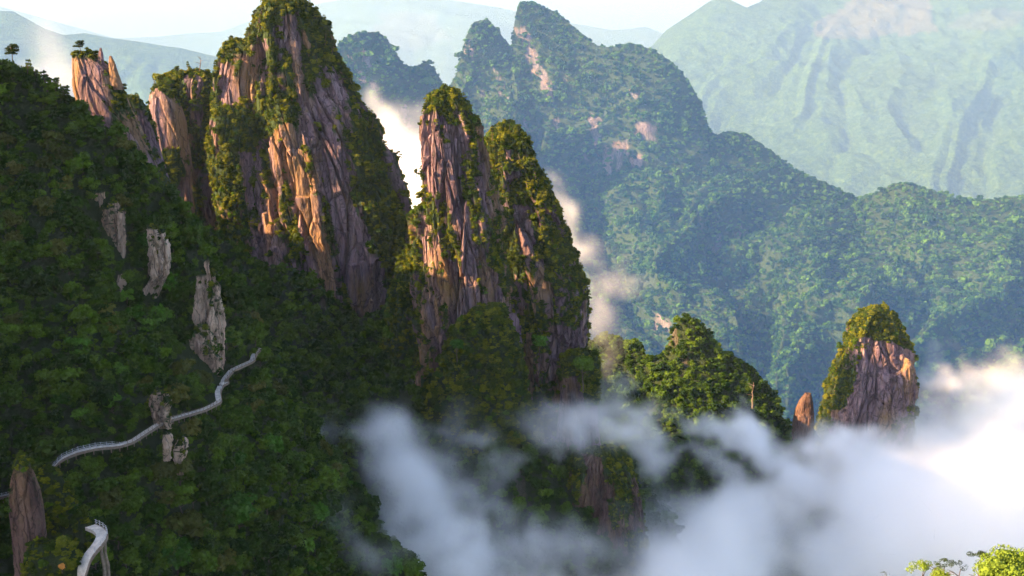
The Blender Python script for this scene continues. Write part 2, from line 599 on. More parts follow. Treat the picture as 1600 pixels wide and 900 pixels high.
def column(name, rows, D, parent, mat, seed, depth=0.8, nth=300, nz=220, cell=(11, 45), amp=2.6, crack=1.6, fb=5.0, polys=(), veg=0.5,
           top_veg=0.08, sq=0.75, lean=0.0, vscale=22.0, yc=0.0, jag=0.0, dscale=0.25):
    """a closed rock column through the widths given by rows (photo y, left x, right x) at distance D"""
    rows = np.array(rows, float)
    t = np.linspace(0, 1, nz)
    y = rows[0, 0] + (rows[-1, 0] - rows[0, 0]) * (0.35 * t ** 2 + 0.65 * t)
    k = max(2, nz // 60)
    xl = smooth(np.interp(y, rows[:, 0], rows[:, 1]), k)
    xr = smooth(np.interp(y, rows[:, 0], rows[:, 2]), k)
    if jag:
        xl = xl + jag * perlin(np.stack([y / 16, 0 * y + seed * 3.3, 0 * y], -1)) + .6 * jag * perlin(np.stack([y / 5, 0 * y + seed * 3.3, 0 * y], -1))
        xr = np.maximum(xl + 2, xr + jag * perlin(np.stack([y / 16, 0 * y + seed * 5.7, 0 * y], -1)) + .6 * jag * perlin(np.stack([y / 5, 0 * y + seed * 5.7, 0 * y], -1)))
    A, B = P(xl, y, D), P(xr, y, D)
    C = (A + B) / 2
    W = np.abs(B[:, 0] - A[:, 0]) / 2
    Wm = W[: int(nz * 0.8)].mean()
    dep = depth * np.minimum(W, 1.6 * Wm)
    th = np.linspace(0, 2 * math.pi, nth, endpoint=False)
    th = th + 0.45 * np.sin(2 * (th + math.pi / 2) ) * 0 - 0.42 * np.sin(th - math.pi / 2) * 0
    th = np.pi / 2 + th                       # seam at the back
    # denser in front
    q = (th - np.pi / 2) / (2 * math.pi)
    q = q + 0.11 * np.sin(2 * math.pi * q) 
    th = np.pi / 2 + q * 2 * math.pi
    cx, sy = np.sign(np.cos(th)) * np.abs(np.cos(th)) ** sq, np.sign(np.sin(th)) * np.abs(np.sin(th)) ** sq
    G = np.empty((nth, nz, 3))
    G[..., 0] = C[None, :, 0] + cx[:, None] * W[None]
    G[..., 1] = D + yc + sy[:, None] * dep[None] + lean * (y - y[0])[None]
    G[..., 2] = C[None, :, 2]
    n = np.stack([np.cos(th), np.sin(th), 0 * th], -1)[:, None, :] * np.ones((1, nz, 1))
    s = (q * 2 * math.pi * Wm * (0.5 + 0.5 * depth))[:, None] * np.ones((1, nz))
    z = G[..., 2]
    wob = fbm(np.stack([s / 40, z / 60, 0 * z + seed], -1), 3)
    cval, cval2, ed = worley(s / cell[0] + 0.45 * wob, z / cell[1] + 0.5 * wob + 0.25 * s / cell[0] + seed * 3.7, seed)
    c3, c4, ed2 = worley(s / (cell[0] * .42) + 0.4 * wob, z / (cell[1] * .4) + .5 * wob, seed + 5)
    v2, _, _ = worley(s / (cell[0] * 2.6) + wob, z / (cell[1] * 2.2) + wob + seed, seed + 9)
    f1 = fbm(np.concatenate([G[..., :2] / 26, G[..., 2:] / 55], -1) + seed * 5.1, 4)
    f2 = fbm(np.concatenate([G[..., :2] / 6, G[..., 2:] / 20], -1) + seed * 2.3, 4, 0.55)
    fade = np.minimum(1, W / (0.4 * Wm))[None]
    d = (amp * (cval - 0.5) * 2 + amp * 1.5 * (v2 - 0.5) + 0.55 * amp * (c3 - .5) + 0.5 * amp * (((z / (cell[1] * .4) + 7 * cval2 + .5 * c4) % 1) - .5) * (0.3 + cval2)
         - crack * (1 - sstep(0, 0.16, ed)) - 0.45 * crack * (1 - sstep(0, 0.16, ed2)) + .75 * fb * f1 + 0.16 * fb * f2)
    d = d * fade * np.clip(Wm / 25, dscale, 1.0)
    G = G + n * d[..., None]
    # top: uneven
    G[..., 2] += (fbm(np.stack([G[..., 0] / 12, G[..., 1] / 12, 0 * z + seed], -1), 3) * 4 * np.clip(Wm / 30, .15, 1)) * (1 - sstep(0, 0.08, t))[None]
    nr = vnormals(G, True)
    if (nr * n).sum() < 0: nr = -nr
    px, py, _ = proj(G)
    # vegetation mask
    ns = fbm(np.concatenate([G[..., :2] / vscale, G[..., 2:] / (vscale * 2.2)], -1) + 31 + seed, 4, 0.6)
    vg = sstep(-0.09, 0.09, ns + (veg - 0.5) * 1.1 + 0.5 * (nr[..., 2] - 0.12))
    vg = np.maximum(vg, (1 - sstep(top_veg * .6, top_veg * 1.5, t))[None] * (1 if top_veg > 0 else 0))
    front = sy[:, None] < 0.35
    if len(polys):
        wx = 5 * perlin(np.stack([px / 14, py / 14, 0 * px + 3], -1)) + 2 * perlin(np.stack([px / 5, py / 5, 0 * px + 8], -1))
        for kind, pl in polys:
            hit = in_poly(px + wx, py + wx, pl) & front
            vg = np.where(hit, 0.0 if kind == 'rock' else 1.0, vg)
    V = G.reshape(-1, 3)
    top = G[:, 0].mean(0)
    V = np.concatenate([V, top[None]])
    Fq = grid_faces(nth, nz, True)
    me = mesh_np(name, V, Fq, {'veg': np.append(vg.ravel(), 1.0)}, smooth_shade=False)
    o = link(name, me, mat, parent)
    return o, (V, Fq, np.append(vg.ravel(), 0.0))

def rbf(pts):
    """thin-plate field D(x, y) through (x, y, D) controls"""
    pts = np.array(pts, float)
    X = pts[:, :2] / 300.0
    n = len(X)
    def phi(r): return np.where(r > 0, r * r * np.log(r + 1e-12), 0)
    K = phi(np.linalg.norm(X[:, None] - X[None], axis=-1)) + 1e-3 * np.eye(n)
    Q = np.concatenate([np.ones((n, 1)), X], 1)
    A = np.block([[K, Q], [Q.T, np.zeros((3, 3))]])
    s = np.linalg.solve(A, np.concatenate([pts[:, 2], np.zeros(3)]))
    def f(x, y):
        q = np.stack([x, y], -1) / 300.0
        out = s[n] + s[n + 1] * q[..., 0] + s[n + 2] * q[..., 1]
        for k in range(n):
            out = out + s[k] * phi(np.hypot(q[..., 0] - X[k, 0], q[..., 1] - X[k, 1]))
        return out
    return f

def relief(name, sky_pts, controls, bottom, mat, seed, nu=360, nv=240, amp=10, scale=70, ridged=0.5, parent=None, polys=(), veg=0.9, back=(60, 200),
           pathledge=False, vscale=30.0, edge=0.25, warp=0.0, drop=1.0, spur=(0, 1, 1, 1.2), backside=None, fine=None):
    """a hillside through a skyline and distance controls, with its back falling away behind"""
    sp = np.array(sky_pts, float)
    L = np.concatenate([[0], np.cumsum(np.hypot(np.diff(sp[:, 0]), np.diff(sp[:, 1])))])
    u = np.linspace(0, L[-1], nu)
    sx, sy = np.interp(u, L, sp[:, 0]), np.interp(u, L, sp[:, 1])
    ub = np.linspace(0, 1, nu)
    bx = np.interp(ub, [b[0] for b in bottom], [b[1] for b in bottom])
    by = np.interp(ub, [b[0] for b in bottom], [b[2] for b in bottom])
    v = np.linspace(0, 1, nv) ** 1.15
    X = sx[:, None] * (1 - v) + bx[:, None] * v
    Y = sy[:, None] * (1 - v) + by[:, None] * v
    D = rbf(controls)(X, Y)
    G = P(X, Y, D)
    G0 = G.copy()
    nr = vnormals(G)
    nr *= np.sign((nr * (CAM - G)).sum(-1, keepdims=True))
    q = G / scale
    q = q * np.array([1, 1, 0.6])
    dn = (1 - ridged) * fbm(q + seed * 7, 5) + ridged * (fbm(q * 0.8 + seed * 3, 4, 0.5, True) - 0.2)
    m = edge + (1 - edge) * sstep(0, 0.12, v)[None]
    damp = 1.0
    if pathledge:
        dist = np.min([seg_dist(X, Y, q_) for q_ in PATHS_PX[:3]], 0)
        damp = 0.12 + 0.88 * sstep(12, 70, dist)
    if spur[0]:
        # spurs and gullies running down the slope, wandering sideways
        wv = 0.6 * fbm(np.stack([X / 260, Y / 260, 0 * X + seed], -1), 3)
        uu = (ub[:, None] * spur[1] + wv * spur[3] + v[None] * spur[2])
        sr = 1 - 2 * np.abs(((uu % 1) - 0.5)) * 1.0
        sr2 = 1 - 2 * np.abs((((uu * 2.7 + wv * 2) % 1) - 0.5))
        dn = dn + spur[0] / amp * ((sr - .5) + 0.45 * (sr2 - .5)) * sstep(0.0, 0.3, v)[None]
    if fine:
        dn = dn + fine[0] / amp * fbm(G / fine[1] + 71, 4, 0.6)
    G = G + nr * (amp * dn * m * damp)[..., None]
    # back side
    rim = G[:, :1]
    rad = rim - CAM
    rad = rad * np.array([1, 1, 0]); rad /= np.linalg.norm(rad, axis=-1, keepdims=True)
    bk = []
    drop_ = np.full((nu, 1, 1), float(back[1])) if backside is None else np.interp(sx, backside[0], backside[1])[:, None, None]
    for fr in (1.0, 0.62, 0.34, 0.14, 0.04):
        bk.append(rim + rad * back[0] * fr - np.array([0, 0, 1.0]) * drop_ * fr ** 1.6)
    G = np.concatenate(bk + [G], 1)
    nb = len(bk)
    nr = vnormals(G)
    nr *= np.sign((nr[:, nb:] * (CAM - G[:, nb:])).sum())
    px, py, _ = proj(G)
    ns = fbm(G / vscale + 57 + seed, 4, 0.6)
    vg = sstep(-0.08, 0.08, ns + (veg - 0.5) * 1.1 + 0.3 * (nr[..., 2] - 0.3))
    wx = 6 * perlin(np.stack([px / 14, py / 14, 0 * px + 3], -1)) + 2.5 * perlin(np.stack([px / 5, py / 5, 0 * px + 8], -1))
    for kind, pl in polys:
        hit = in_poly(px + wx, py + wx, pl)
        vg = np.where(hit, (1 - 0.85 * sstep(-.25, .05, fbm(np.stack([px / 9, py / 30, 0 * px], -1), 3))) if kind == 'rock' else 1.0, vg)
    nvv = G.shape[1]
    V = G.reshape(-1, 3)
    Fq = grid_faces(nu, nvv)
    me = mesh_np(name, V, Fq, {'veg': vg.ravel()})
    o = link(name, me, mat, parent)
    wgt = vg.copy()
    wgt[:, :nb - 2] = 0
    return o, (V, Fq, wgt.ravel())

def plant(name, data, spacing, size, group, nproto, parent, seed, off=0.35, var=0.36, keep=None, cap=30000, tilt=0.15, clear=()):
    """random plants over the vegetated part of a surface: returns positions and radii"""
    rg = np.random.default_rng(seed)
    V, Fq, w = data
    a = V[Fq]
    ar = np.linalg.norm(np.cross(a[:, 2] - a[:, 0], a[:, 3] - a[:, 1]), axis=1) * .5
    area = (ar * w[Fq].mean(1)).sum()
    n = int(min(cap, area / spacing ** 2))
    if n < 3: return None
    p, nr, _ = sample_surface(V, Fq, w, n, rg)
    nr = nr * np.sign((nr * (CAM - p)).sum(1, keepdims=True))
    sz = size * np.exp(rg.normal(0, var, n))
    p = p + nr * (off * sz)[:, None] * np.array([1, 1, 0.4])
    px, py, d = proj(p)
    ok = (px > -220) & (px < 1820) & (py < 1120)
    for c in clear:
        ok &= ~c(px, py, d, sz)
    return p[ok], sz[ok]

def path_clear(px, py, d, sz):
    r = sz * F / d
    out = np.zeros(px.shape, bool)
    for q in PATHS_PX[:3]:
        dd = seg_dist(px, py, q)
        out |= (dd < 0.55 * r + 1.5)
    return out

# ================================================================== THE SETTING
PEAKS = []          # (data, parent, plant args) planted after all surfaces exist

# ---- ground
gx = np.linspace(-36000, 36000, 61); gy = np.linspace(-3000, 60000, 61)
GX, GY = np.meshgrid(gx, gy, indexing='ij')
GZ = 20 * fbm(np.stack([GX / 1500, GY / 1500, 0 * GX], -1), 3)
ground = link('ground', mesh_np('ground', np.stack([GX, GY, GZ - 3000], -1).reshape(-1, 3), grid_faces(61, 61), {'veg': np.ones(61 * 61)}), M_SOIL)
tag(ground, 'dark wooded valley floor far below the peaks', 'ground', kind='structure')

# ---- near hillside on the left
hill_sky = [(-900, -150), (-500, -70), (-300, -10), (-150, 45), (-40, 91), (5, 99), (40, 116), (75, 141), (110, 166), (150, 191), (200, 231), (235, 266),
            (270, 316), (300, 366), (340, 426), (375, 486), (400, 541), (418, 566), (440, 600), (458, 655), (474, 672), (486, 715), (520, 738), (536, 785), (572, 808), (590, 860), (632, 892), (660, 1010)]
hill_ctl = [(-900, -150, 310), (-900, 400, 200), (-300, -10, 405), (0, 85, 425), (110, 155, 432), (200, 220, 432), (300, 355, 438), (400, 530, 433), (450, 620, 430), (530, 760, 418), (620, 900, 406), (660, 1010, 398),
            (0, 450, 372), (-300, 450, 335), (-300, 900, 225), (-300, 650, 240), (-200, 900, 250), (150, 400, 396), (250, 480, 402), (330, 520, 404),  # controls left of the frame: added unseen spur, blocks sun from the lower left
            (0, 776, 334), (95, 717, 333), (150, 699, 338), (205, 690, 346), (262, 656, 361), (320, 639, 377), (343, 605, 396), (362, 578, 412), (400, 548, 429),
            (0, 900, 318), (100, 820, 320), (200, 780, 334), (150, 900, 314), (300, 760, 352), (300, 900, 336), (420, 720, 385), (450, 900, 368), (300, 1100, 318), (0, 1100, 296), (600, 1100, 380), (-900, 1100, 170)]
hill_polys = []
hill_bottom = [(0, -900, 1150), (0.25, -300, 1150), (0.45, -60, 1150), (0.7, 240, 1150), (1, 655, 1150)]
hill_o, hill_d = relief('hillside', hill_sky, hill_ctl, hill_bottom, M_SOIL, 3, nu=420, nv=300, amp=11, scale=55, ridged=0.45, veg=1.15, back=(270, 260), backside=([-150, 150], [40, 260]),  # backside: unseen back kept high on the left to shade the main peak's foot
                        pathledge=True)
tag(hill_o, 'steep dark forested hillside with a walkway cut across it', 'hillside', kind='structure')

OUTCROPS = []
FACES = []
def outcrop(label, cols, mat=M_ROCK_PALE, name='rock_outcrop', top=0.05):
    e = empty(name, P(np.mean([cols[0][1][0][1], cols[0][1][0][2]]), cols[0][1][-1][0], cols[0][0]))
    bpy.context.view_layer.update()
    inv = e.matrix_world.inverted()
    strips = []
    rg_ = np.random.default_rng(cols[0][2])
    for (D, rows, sd) in cols:
        rw = np.array(rows, float)
        k = int(max(1, round((rw[:, 2] - rw[:, 1]).max() / 13)))
        H = rw[-1, 0] - rw[0, 0]
        cuts = np.concatenate([[0], np.sort(np.arange(1, k) / k + rg_.uniform(-.10, .10, k - 1)), [1]]) if k > 1 else np.array([0, 1.0])
        for j in range(k):
            dt_, db_ = (rg_.uniform(-.03, .16) * H, rg_.uniform(-.14, .05) * H) if k > 1 else (0, 0)
            ys = np.linspace(rw[0, 0] + dt_, rw[-1, 0] + .18 * H + db_, 7)
            l, r_ = np.interp(ys, rw[:, 0], rw[:, 1]), np.interp(ys, rw[:, 0], rw[:, 2])
            a_, b_ = l + (r_ - l) * (cuts[j] - .03), l + (r_ - l) * (cuts[j + 1] + .03)
            q = [(y_, x0, x1) for y_, x0, x1 in zip(ys, a_, b_)]
            q[0] = (q[0][0], q[0][1] + .25 * (q[0][2] - q[0][1]) * rg_.random(), q[0][2] - .35 * (q[0][2] - q[0][1]) * rg_.random())
            strips.append((D + rg_.uniform(-2.2, 1.6), q, sd * 10 + j))
    for i, (D, rows, sd) in enumerate(strips):
        o, dt = column('rock_face', rows, D - 1.5, e, mat, sd, depth=1.5, nth=90, nz=120, cell=(3.2, 18), amp=1.7, crack=1.7, fb=2.2, veg=0.3, top_veg=top, sq=0.7, vscale=8, jag=2.2, dscale=0.5)
        FACES.append((dt, e, inv))
        o.matrix_parent_inverse = inv
        OUTCROPS.append((np.array(rows, float), D))
    tag(e, label, 'rock')
    return e

outcrop('pale split rock face high on the dark hillside', [
    (411, [(282, 133, 152), (290, 131, 157), (330, 140, 160), (368, 146, 166), (400, 150, 166)], 1),
    (409, [(312, 165, 192), (322, 162, 199), (350, 163, 199), (368, 168, 196), (400, 172, 192)], 2),
    (414, [(272, 108, 124), (280, 106, 130), (312, 112, 134), (340, 122, 140)], 3)])
outcrop('pinkish leaning rock face in the middle of the dark hillside', [
    (410, [(342, 232, 246), (352, 228, 252), (390, 234, 266), (430, 238, 262), (450, 222, 250), (480, 220, 240)], 4)])
outcrop('tall pale grey cliff face above the bend of the walkway', [
    (408, [(405, 318, 330), (420, 312, 334), (460, 310, 343), (510, 305, 350), (560, 310, 354), (600, 326, 344), (640, 330, 340)], 5),
    (404, [(500, 285, 318), (515, 281, 332), (550, 285, 340), (590, 318, 340), (620, 328, 340)], 6)])
outcrop('narrow grey rock strip below the split rock face', [
    (399, [(425, 182, 194), (440, 180, 198), (480, 183, 200), (500, 186, 198)], 7)])
outcrop('small brown rock face just above the walkway', [
    (357, [(608, 246, 262), (618, 244, 266), (650, 248, 266), (664, 252, 266)], 8),
    (358, [(612, 234, 246), (625, 233, 250), (655, 240, 252)], 9)])
outcrop('dark grey boulder among trees below the walkway', [
    (347, [(682, 276, 286), (692, 272, 290), (715, 272, 290), (730, 278, 288)], 10)], name='boulder')
outcrop('slim brown rock rib directly under the walkway', [
    (343, [(676, 256, 264), (690, 255, 266), (712, 258, 265)], 12)], name='boulder')

# ---- red rock and mound with the lower walkway (bottom left)
e_mound = empty('rock_knoll', P(60, 900, 235))
tag(e_mound, 'reddish rock pillar and shrubby knoll beside the lower walkway', 'rock', kind='structure')
bpy.context.view_layer.update()
def child(o, e):
    o.matrix_parent_inverse = e.matrix_world.inverted()
    return o
o, d_red = column('rock_pillar', [(712, 31, 38), (722, 27, 44), (740, 22, 52), (765, 18, 60), (800, 18, 66), (850, 22, 70), (910, 24, 74), (1000, 18, 80)], 228, e_mound, M_ROCK_RED, 21,
                  depth=0.8, nth=150, nz=150, cell=(2.4, 12), amp=1.3, crack=1.2, fb=2.0, veg=0.15, top_veg=0.09, vscale=6)
child(o, e_mound)
o, d_knoll = column('earth_knoll', [(728, 62, 76), (740, 50, 90), (765, 45, 104), (800, 50, 124), (835, 55, 141), (850, 55, 143), (880, 50, 130), (930, 45, 126), (1050, 30, 135)], 241, e_mound, M_SOIL, 22,
                    depth=0.55, nth=120, nz=100, cell=(5, 9), amp=0.6, crack=0.2, fb=1.5, veg=1.2, top_veg=.1)
child(o, e_mound)
o, d_knoll2 = column('earth_knoll', [(846, 55, 80), (852, 46, 104), (870, 42, 124), (900, 42, 128), (1000, 30, 140)], 224, e_mound, M_SOIL, 23,
                     depth=0.45, nth=90, nz=70, cell=(5, 9), amp=0.6, crack=0.2, fb=1.0, veg=1.2, top_veg=.1)
child(o, e_mound)

# ---- leaning spire behind the left ridge
def peak(name, label, cat='peak'):
    e = empty(name)
    tag(e, label, cat, kind='structure')
    return e

e_sp = peak('rock_spire', 'leaning rock spire with two thin stone fingers behind the left ridge')
o, d = column('rock_column', [(80, 119, 138), (88, 117, 150), (100, 117, 168), (118, 118, 182), (140, 120, 192), (170, 128, 205), (200, 146, 220), (240, 165, 238), (300, 180, 262), (380, 190, 290)],
              500, e_sp, M_ROCK, 31, depth=0.7, nth=260, nz=190, cell=(7, 40), amp=1.8, crack=1.3, fb=2.0, veg=0.42, top_veg=0.05, vscale=12,
              polys=[('rock', [(117, 95), (135, 95), (146, 170), (150, 205), (130, 180), (118, 140)]), ('rock', [(140, 105), (155, 115), (158, 150), (150, 165), (140, 140)])])
PEAKS.append((d, e_sp, 2.2, 1.25))
for rr, D_ in (([(75, 156, 159), (82, 154, 161), (98, 154, 163), (118, 152, 166)], 498), ([(88, 171, 175), (98, 170, 180), (112, 171, 184), (140, 170, 194)], 497)):
    column('rock_finger', rr, D_, e_sp, M_ROCK, 32, depth=0.8, nth=40, nz=50, cell=(2, 9), amp=.5, crack=.4, fb=.6, veg=-1, top_veg=0)
o, d = column('rock_column', [(150, 200, 212), (158, 197, 222), (175, 198, 232), (200, 202, 242), (240, 205, 252), (300, 208, 270), (360, 210, 290)], 540, e_sp, M_ROCK, 33, depth=0.8,
              nth=160, nz=120, cell=(7, 40), amp=1.6, crack=1.2, fb=2.0, veg=0.55, top_veg=0.15, vscale=12)
PEAKS.append((d, e_sp, 2.3, 1.3))

# ---- the main peak
e_main = peak('rock_peak', 'tallest granite peak with purple cliffs and a sunlit orange slab')
A1p = [('veg', [(425, -10), (480, 0), (500, 40), (530, 90), (520, 120), (480, 60), (470, 20), (440, 25), (420, 60), (400, 60)]),
       ('rock', [(440, 32), (452, 22), (468, 50), (472, 110), (488, 170), (498, 230), (506, 275), (498, 290), (486, 240), (470, 175), (460, 110)]),
       ('rock', [(487, 118), (508, 124), (516, 175), (522, 212), (540, 235), (548, 300), (562, 350), (580, 400), (602, 450), (606, 520), (575, 545), (552, 482), (532, 420), (520, 350), (506, 290), (500, 220)]),
       ('rock', [(440, 185), (460, 195), (478, 260), (497, 335), (510, 405), (512, 440), (492, 430), (470, 370), (455, 300), (441, 240)]),
       ('rock', [(478, 420), (492, 424), (512, 490), (506, 500), (490, 465)]),
       ('rock', [(517, 100), (535, 128), (547, 185), (552, 210), (541, 208), (528, 160)]),
       ('rock', [(553, 150), (566, 165), (573, 190), (562, 188)]),
       ('rock', [(396, 215), (408, 220), (412, 330), (406, 380), (397, 310)]),
       ('rock', [(420, 215), (434, 215), (438, 300), (428, 320)]),
       ('rock', [(432, 24), (440, 22), (443, 46), (434, 48)]),
       ('rock', [(600, 220), (614, 240), (630, 300), (637, 335), (626, 322), (612, 282)]),
       ('rock', [(405, 100), (414, 110), (416, 150), (408, 150)]),
       ('veg', [(470, 20), (500, 40), (560, 150), (600, 220), (630, 330), (640, 400), (610, 440), (570, 350), (552, 240), (555, 200), (535, 110), (500, 80)]),
       ('veg', [(396, 130), (432, 120), (436, 200), (420, 215), (400, 215), (385, 190)])]
A1p = A1p[:1] + [A1p[12], A1p[13]] + A1p[1:12]
o, d = column('rock_column', [(-4, 428, 460), (4, 412, 478), (22, 402, 494), (60, 388, 514), (100, 378, 530), (150, 374, 552), (190, 378, 578), (250, 380, 606), (300, 382, 624), (345, 385, 638), (400, 388, 644),
                              (450, 392, 648), (550, 395, 655), (700, 380, 690), (900, 350, 750), (1100, 330, 800)],
              705, e_main, M_ROCK, 41, depth=0.75, nth=560, nz=420, cell=(14, 80), amp=5.6, crack=4.0, fb=6, polys=A1p, veg=0.50, top_veg=0.03, vscale=18, sq=0.92)
PEAKS.append((d, e_main, 2.7, 1.9))
o, d = column('rock_buttress', [(16, 448, 456), (26, 441, 466), (60, 446, 472), (100, 452, 481), (170, 465, 496), (230, 479, 508), (290, 492, 516), (340, 502, 524), (400, 516, 534), (440, 528, 538)],
              697, e_main, M_ROCK, 47, depth=1.0, nth=150, nz=260, cell=(4, 40), amp=2.4, crack=2.0, fb=2.6, veg=-.1, top_veg=0.0, sq=0.95, lean=-0.092, jag=3.0, dscale=0.5)
A2p = [('rock', [(342, 98), (362, 98), (370, 135), (379, 168), (366, 177), (352, 176), (341, 150)]), ('rock', [(379, 83), (396, 84), (406, 104), (401, 150), (391, 168), (381, 130)]),
       ('rock', [(396, 52), (422, 55), (424, 84), (404, 80)])]
o, d = column('rock_column', [(60, 378, 398), (68, 356, 408), (80, 350, 412), (100, 344, 414), (130, 339, 414), (165, 338, 420), (200, 342, 424), (300, 346, 434), (450, 350, 444), (600, 330, 460), (800, 300, 470)],
              702, e_main, M_ROCK, 42, depth=0.7, nth=320, nz=260, cell=(8, 60), amp=3.8, crack=2.8, fb=4, polys=A2p, veg=0.62, top_veg=0.05, vscale=16)
PEAKS.append((d, e_main, 2.6, 1.7))
o, d = column('rock_column', [(166, 352, 376), (172, 340, 386), (185, 334, 394), (210, 330, 397), (250, 331, 398), (300, 338, 402), (360, 345, 408), (450, 350, 420), (600, 340, 430), (800, 330, 440)],
              684, e_main, M_ROCK, 43, depth=0.6, nth=240, nz=200, cell=(8, 50), amp=2.0, crack=1.4, fb=5, veg=0.72, top_veg=0.3, vscale=14,
              polys=[('rock', [(325, 185), (336, 190), (345, 235), (340, 250)]), ('rock', [(372, 230), (395, 240), (398, 330), (385, 320)])])
PEAKS.append((d, e_main, 2.5, 1.9))
o, d = column('rock_column', [(112, 288, 322), (118, 262, 332), (128, 246, 338), (145, 240, 342), (180, 238, 346), (230, 245, 350), (280, 255, 356), (350, 270, 372), (500, 280, 400), (700, 280, 420)],
              740, e_main, M_ROCK, 44, depth=0.8, nth=280, nz=220, cell=(7, 55), amp=2.6, crack=1.8, fb=4, veg=0.62, top_veg=0.12, vscale=14,
              polys=[('rock', [(288, 118), (299, 116), (301, 150), (292, 152)]), ('rock', [(304, 118), (315, 118), (318, 152), (308, 155)])])
PEAKS.append((d, e_main, 2.5, 1.7))
o, d = column('rock_column', [(138, 242, 256), (145, 236, 268), (165, 233, 280), (190, 234, 288), (220, 240, 292), (260, 250, 298), (300, 262, 302), (380, 270, 312), (500, 270, 320)],
              712, e_main, M_ROCK, 45, depth=0.8, nth=220, nz=170, cell=(8, 60), amp=1.8, crack=1.3, fb=2.6, veg=0.3, top_veg=0.05, vscale=14,
              polys=[('rock', [(233, 150), (246, 138), (272, 160), (288, 195), (292, 225), (280, 232), (262, 232), (250, 240), (242, 210)]),
                     ('veg', [(250, 235), (280, 228), (290, 270), (270, 300), (252, 280)])])
PEAKS.append((d, e_main, 2.4, 1.7))

# ---- wooded apron at the foot of the main peak
apron_sky = [(215, 300), (260, 318), (300, 345), (345, 372), (385, 400), (420, 420), (455, 425), (490, 440), (520, 470), (560, 500), (600, 490), (630, 450), (665, 430), (720, 440)]
apron_ctl = [(215, 300, 655), (300, 345, 655), (385, 400, 655), (455, 425, 652), (560, 500, 655), (665, 430, 650), (720, 440, 650), (300, 500, 610), (450, 520, 620), (550, 600, 615), (450, 600, 585), (600, 700, 560),
             (400, 800, 520), (600, 850, 520), (300, 1100, 470), (760, 1100, 470), (760, 700, 575)]
apron_o, apron_d = relief('wooded_slope', apron_sky, apron_ctl, [(0, 150, 1150), (1, 860, 1150)], M_SOIL, 5, nu=240, nv=220, amp=12, scale=60, ridged=0.6, veg=1.1, back=(60, 60),
                          polys=[('rock', [(478, 425), (492, 425), (512, 490), (506, 502), (490, 465)])])
tag(apron_o, 'deep shaded wooded slope at the foot of the main peak', 'hillside', kind='structure')

# ---- middle pinnacle
e_mid = peak('rock_pinnacle', 'slender middle pinnacle with bright orange sunlit edges')
Bp = [('rock', [(656, 198), (672, 190), (686, 200), (694, 240), (692, 280), (684, 302), (668, 306), (657, 262)]),
      ('rock', [(694, 190), (712, 194), (734, 212), (736, 235), (722, 245), (722, 300), (735, 330), (742, 380), (748, 412), (734, 440), (720, 400), (710, 362), (700, 322), (692, 290)]),
      ('rock', [(654, 340), (666, 332), (674, 400), (668, 425), (655, 402)]),
      ('rock', [(662, 440), (680, 468), (692, 518), (699, 562), (690, 566), (674, 530), (660, 484)]),
      ('rock', [(690, 405), (713, 400), (720, 440), (724, 510), (706, 516), (695, 470)]),
      ('rock', [(726, 395), (742, 390), (752, 480), (734, 502)]),
      ('rock', [(752, 410), (776, 425), (788, 466), (802, 500), (801, 525), (780, 505), (762, 480)]),
      ('rock', [(740, 275), (762, 290), (765, 330), (750, 320)])]
o, d = column('rock_column', [(140, 682, 704), (146, 674, 716), (160, 667, 728), (185, 662, 741), (215, 658, 749), (260, 656, 757), (300, 654, 770), (340, 651, 784), (380, 649, 795), (430, 650, 803), (480, 655, 808),
                              (540, 662, 816), (600, 658, 822), (700, 640, 845), (900, 600, 890), (1100, 580, 920)],
              615, e_mid, M_ROCK, 51, depth=0.8, nth=440, nz=400, cell=(7.5, 48), amp=3.4, crack=2.8, fb=3.4, polys=Bp, veg=0.52, top_veg=0.045, vscale=14, sq=0.98)
PEAKS.append((d, e_mid, 2.4, 1.7))
o, d = column('rock_column', [(382, 646, 664), (395, 636, 672), (430, 624, 680), (480, 612, 688), (530, 602, 694), (565, 592, 698), (620, 585, 700), (750, 570, 720), (1000, 540, 760)],
              640, e_mid, M_ROCK, 52, depth=0.6, nth=200, nz=180, cell=(7, 40), amp=1.8, crack=1.2, fb=5, veg=0.95, top_veg=0.2, vscale=14,
              polys=[('rock', [(645, 490), (658, 486), (664, 505), (655, 512)])])
PEAKS.append((d, e_mid, 2.5, 1.9))
o, d = column('rock_column', [(478, 752, 776), (488, 736, 788), (510, 716, 800), (550, 700, 812), (590, 685, 820), (630, 668, 826), (680, 660, 836), (760, 650, 850), (1000, 620, 900)],
              585, e_mid, M_SOIL, 53, depth=0.55, nth=180, nz=170, cell=(7, 30), amp=1.2, crack=.6, fb=6, veg=1.2, top_veg=0.3, vscale=14)
PEAKS.append((d, e_mid, 2.6, 2.2))

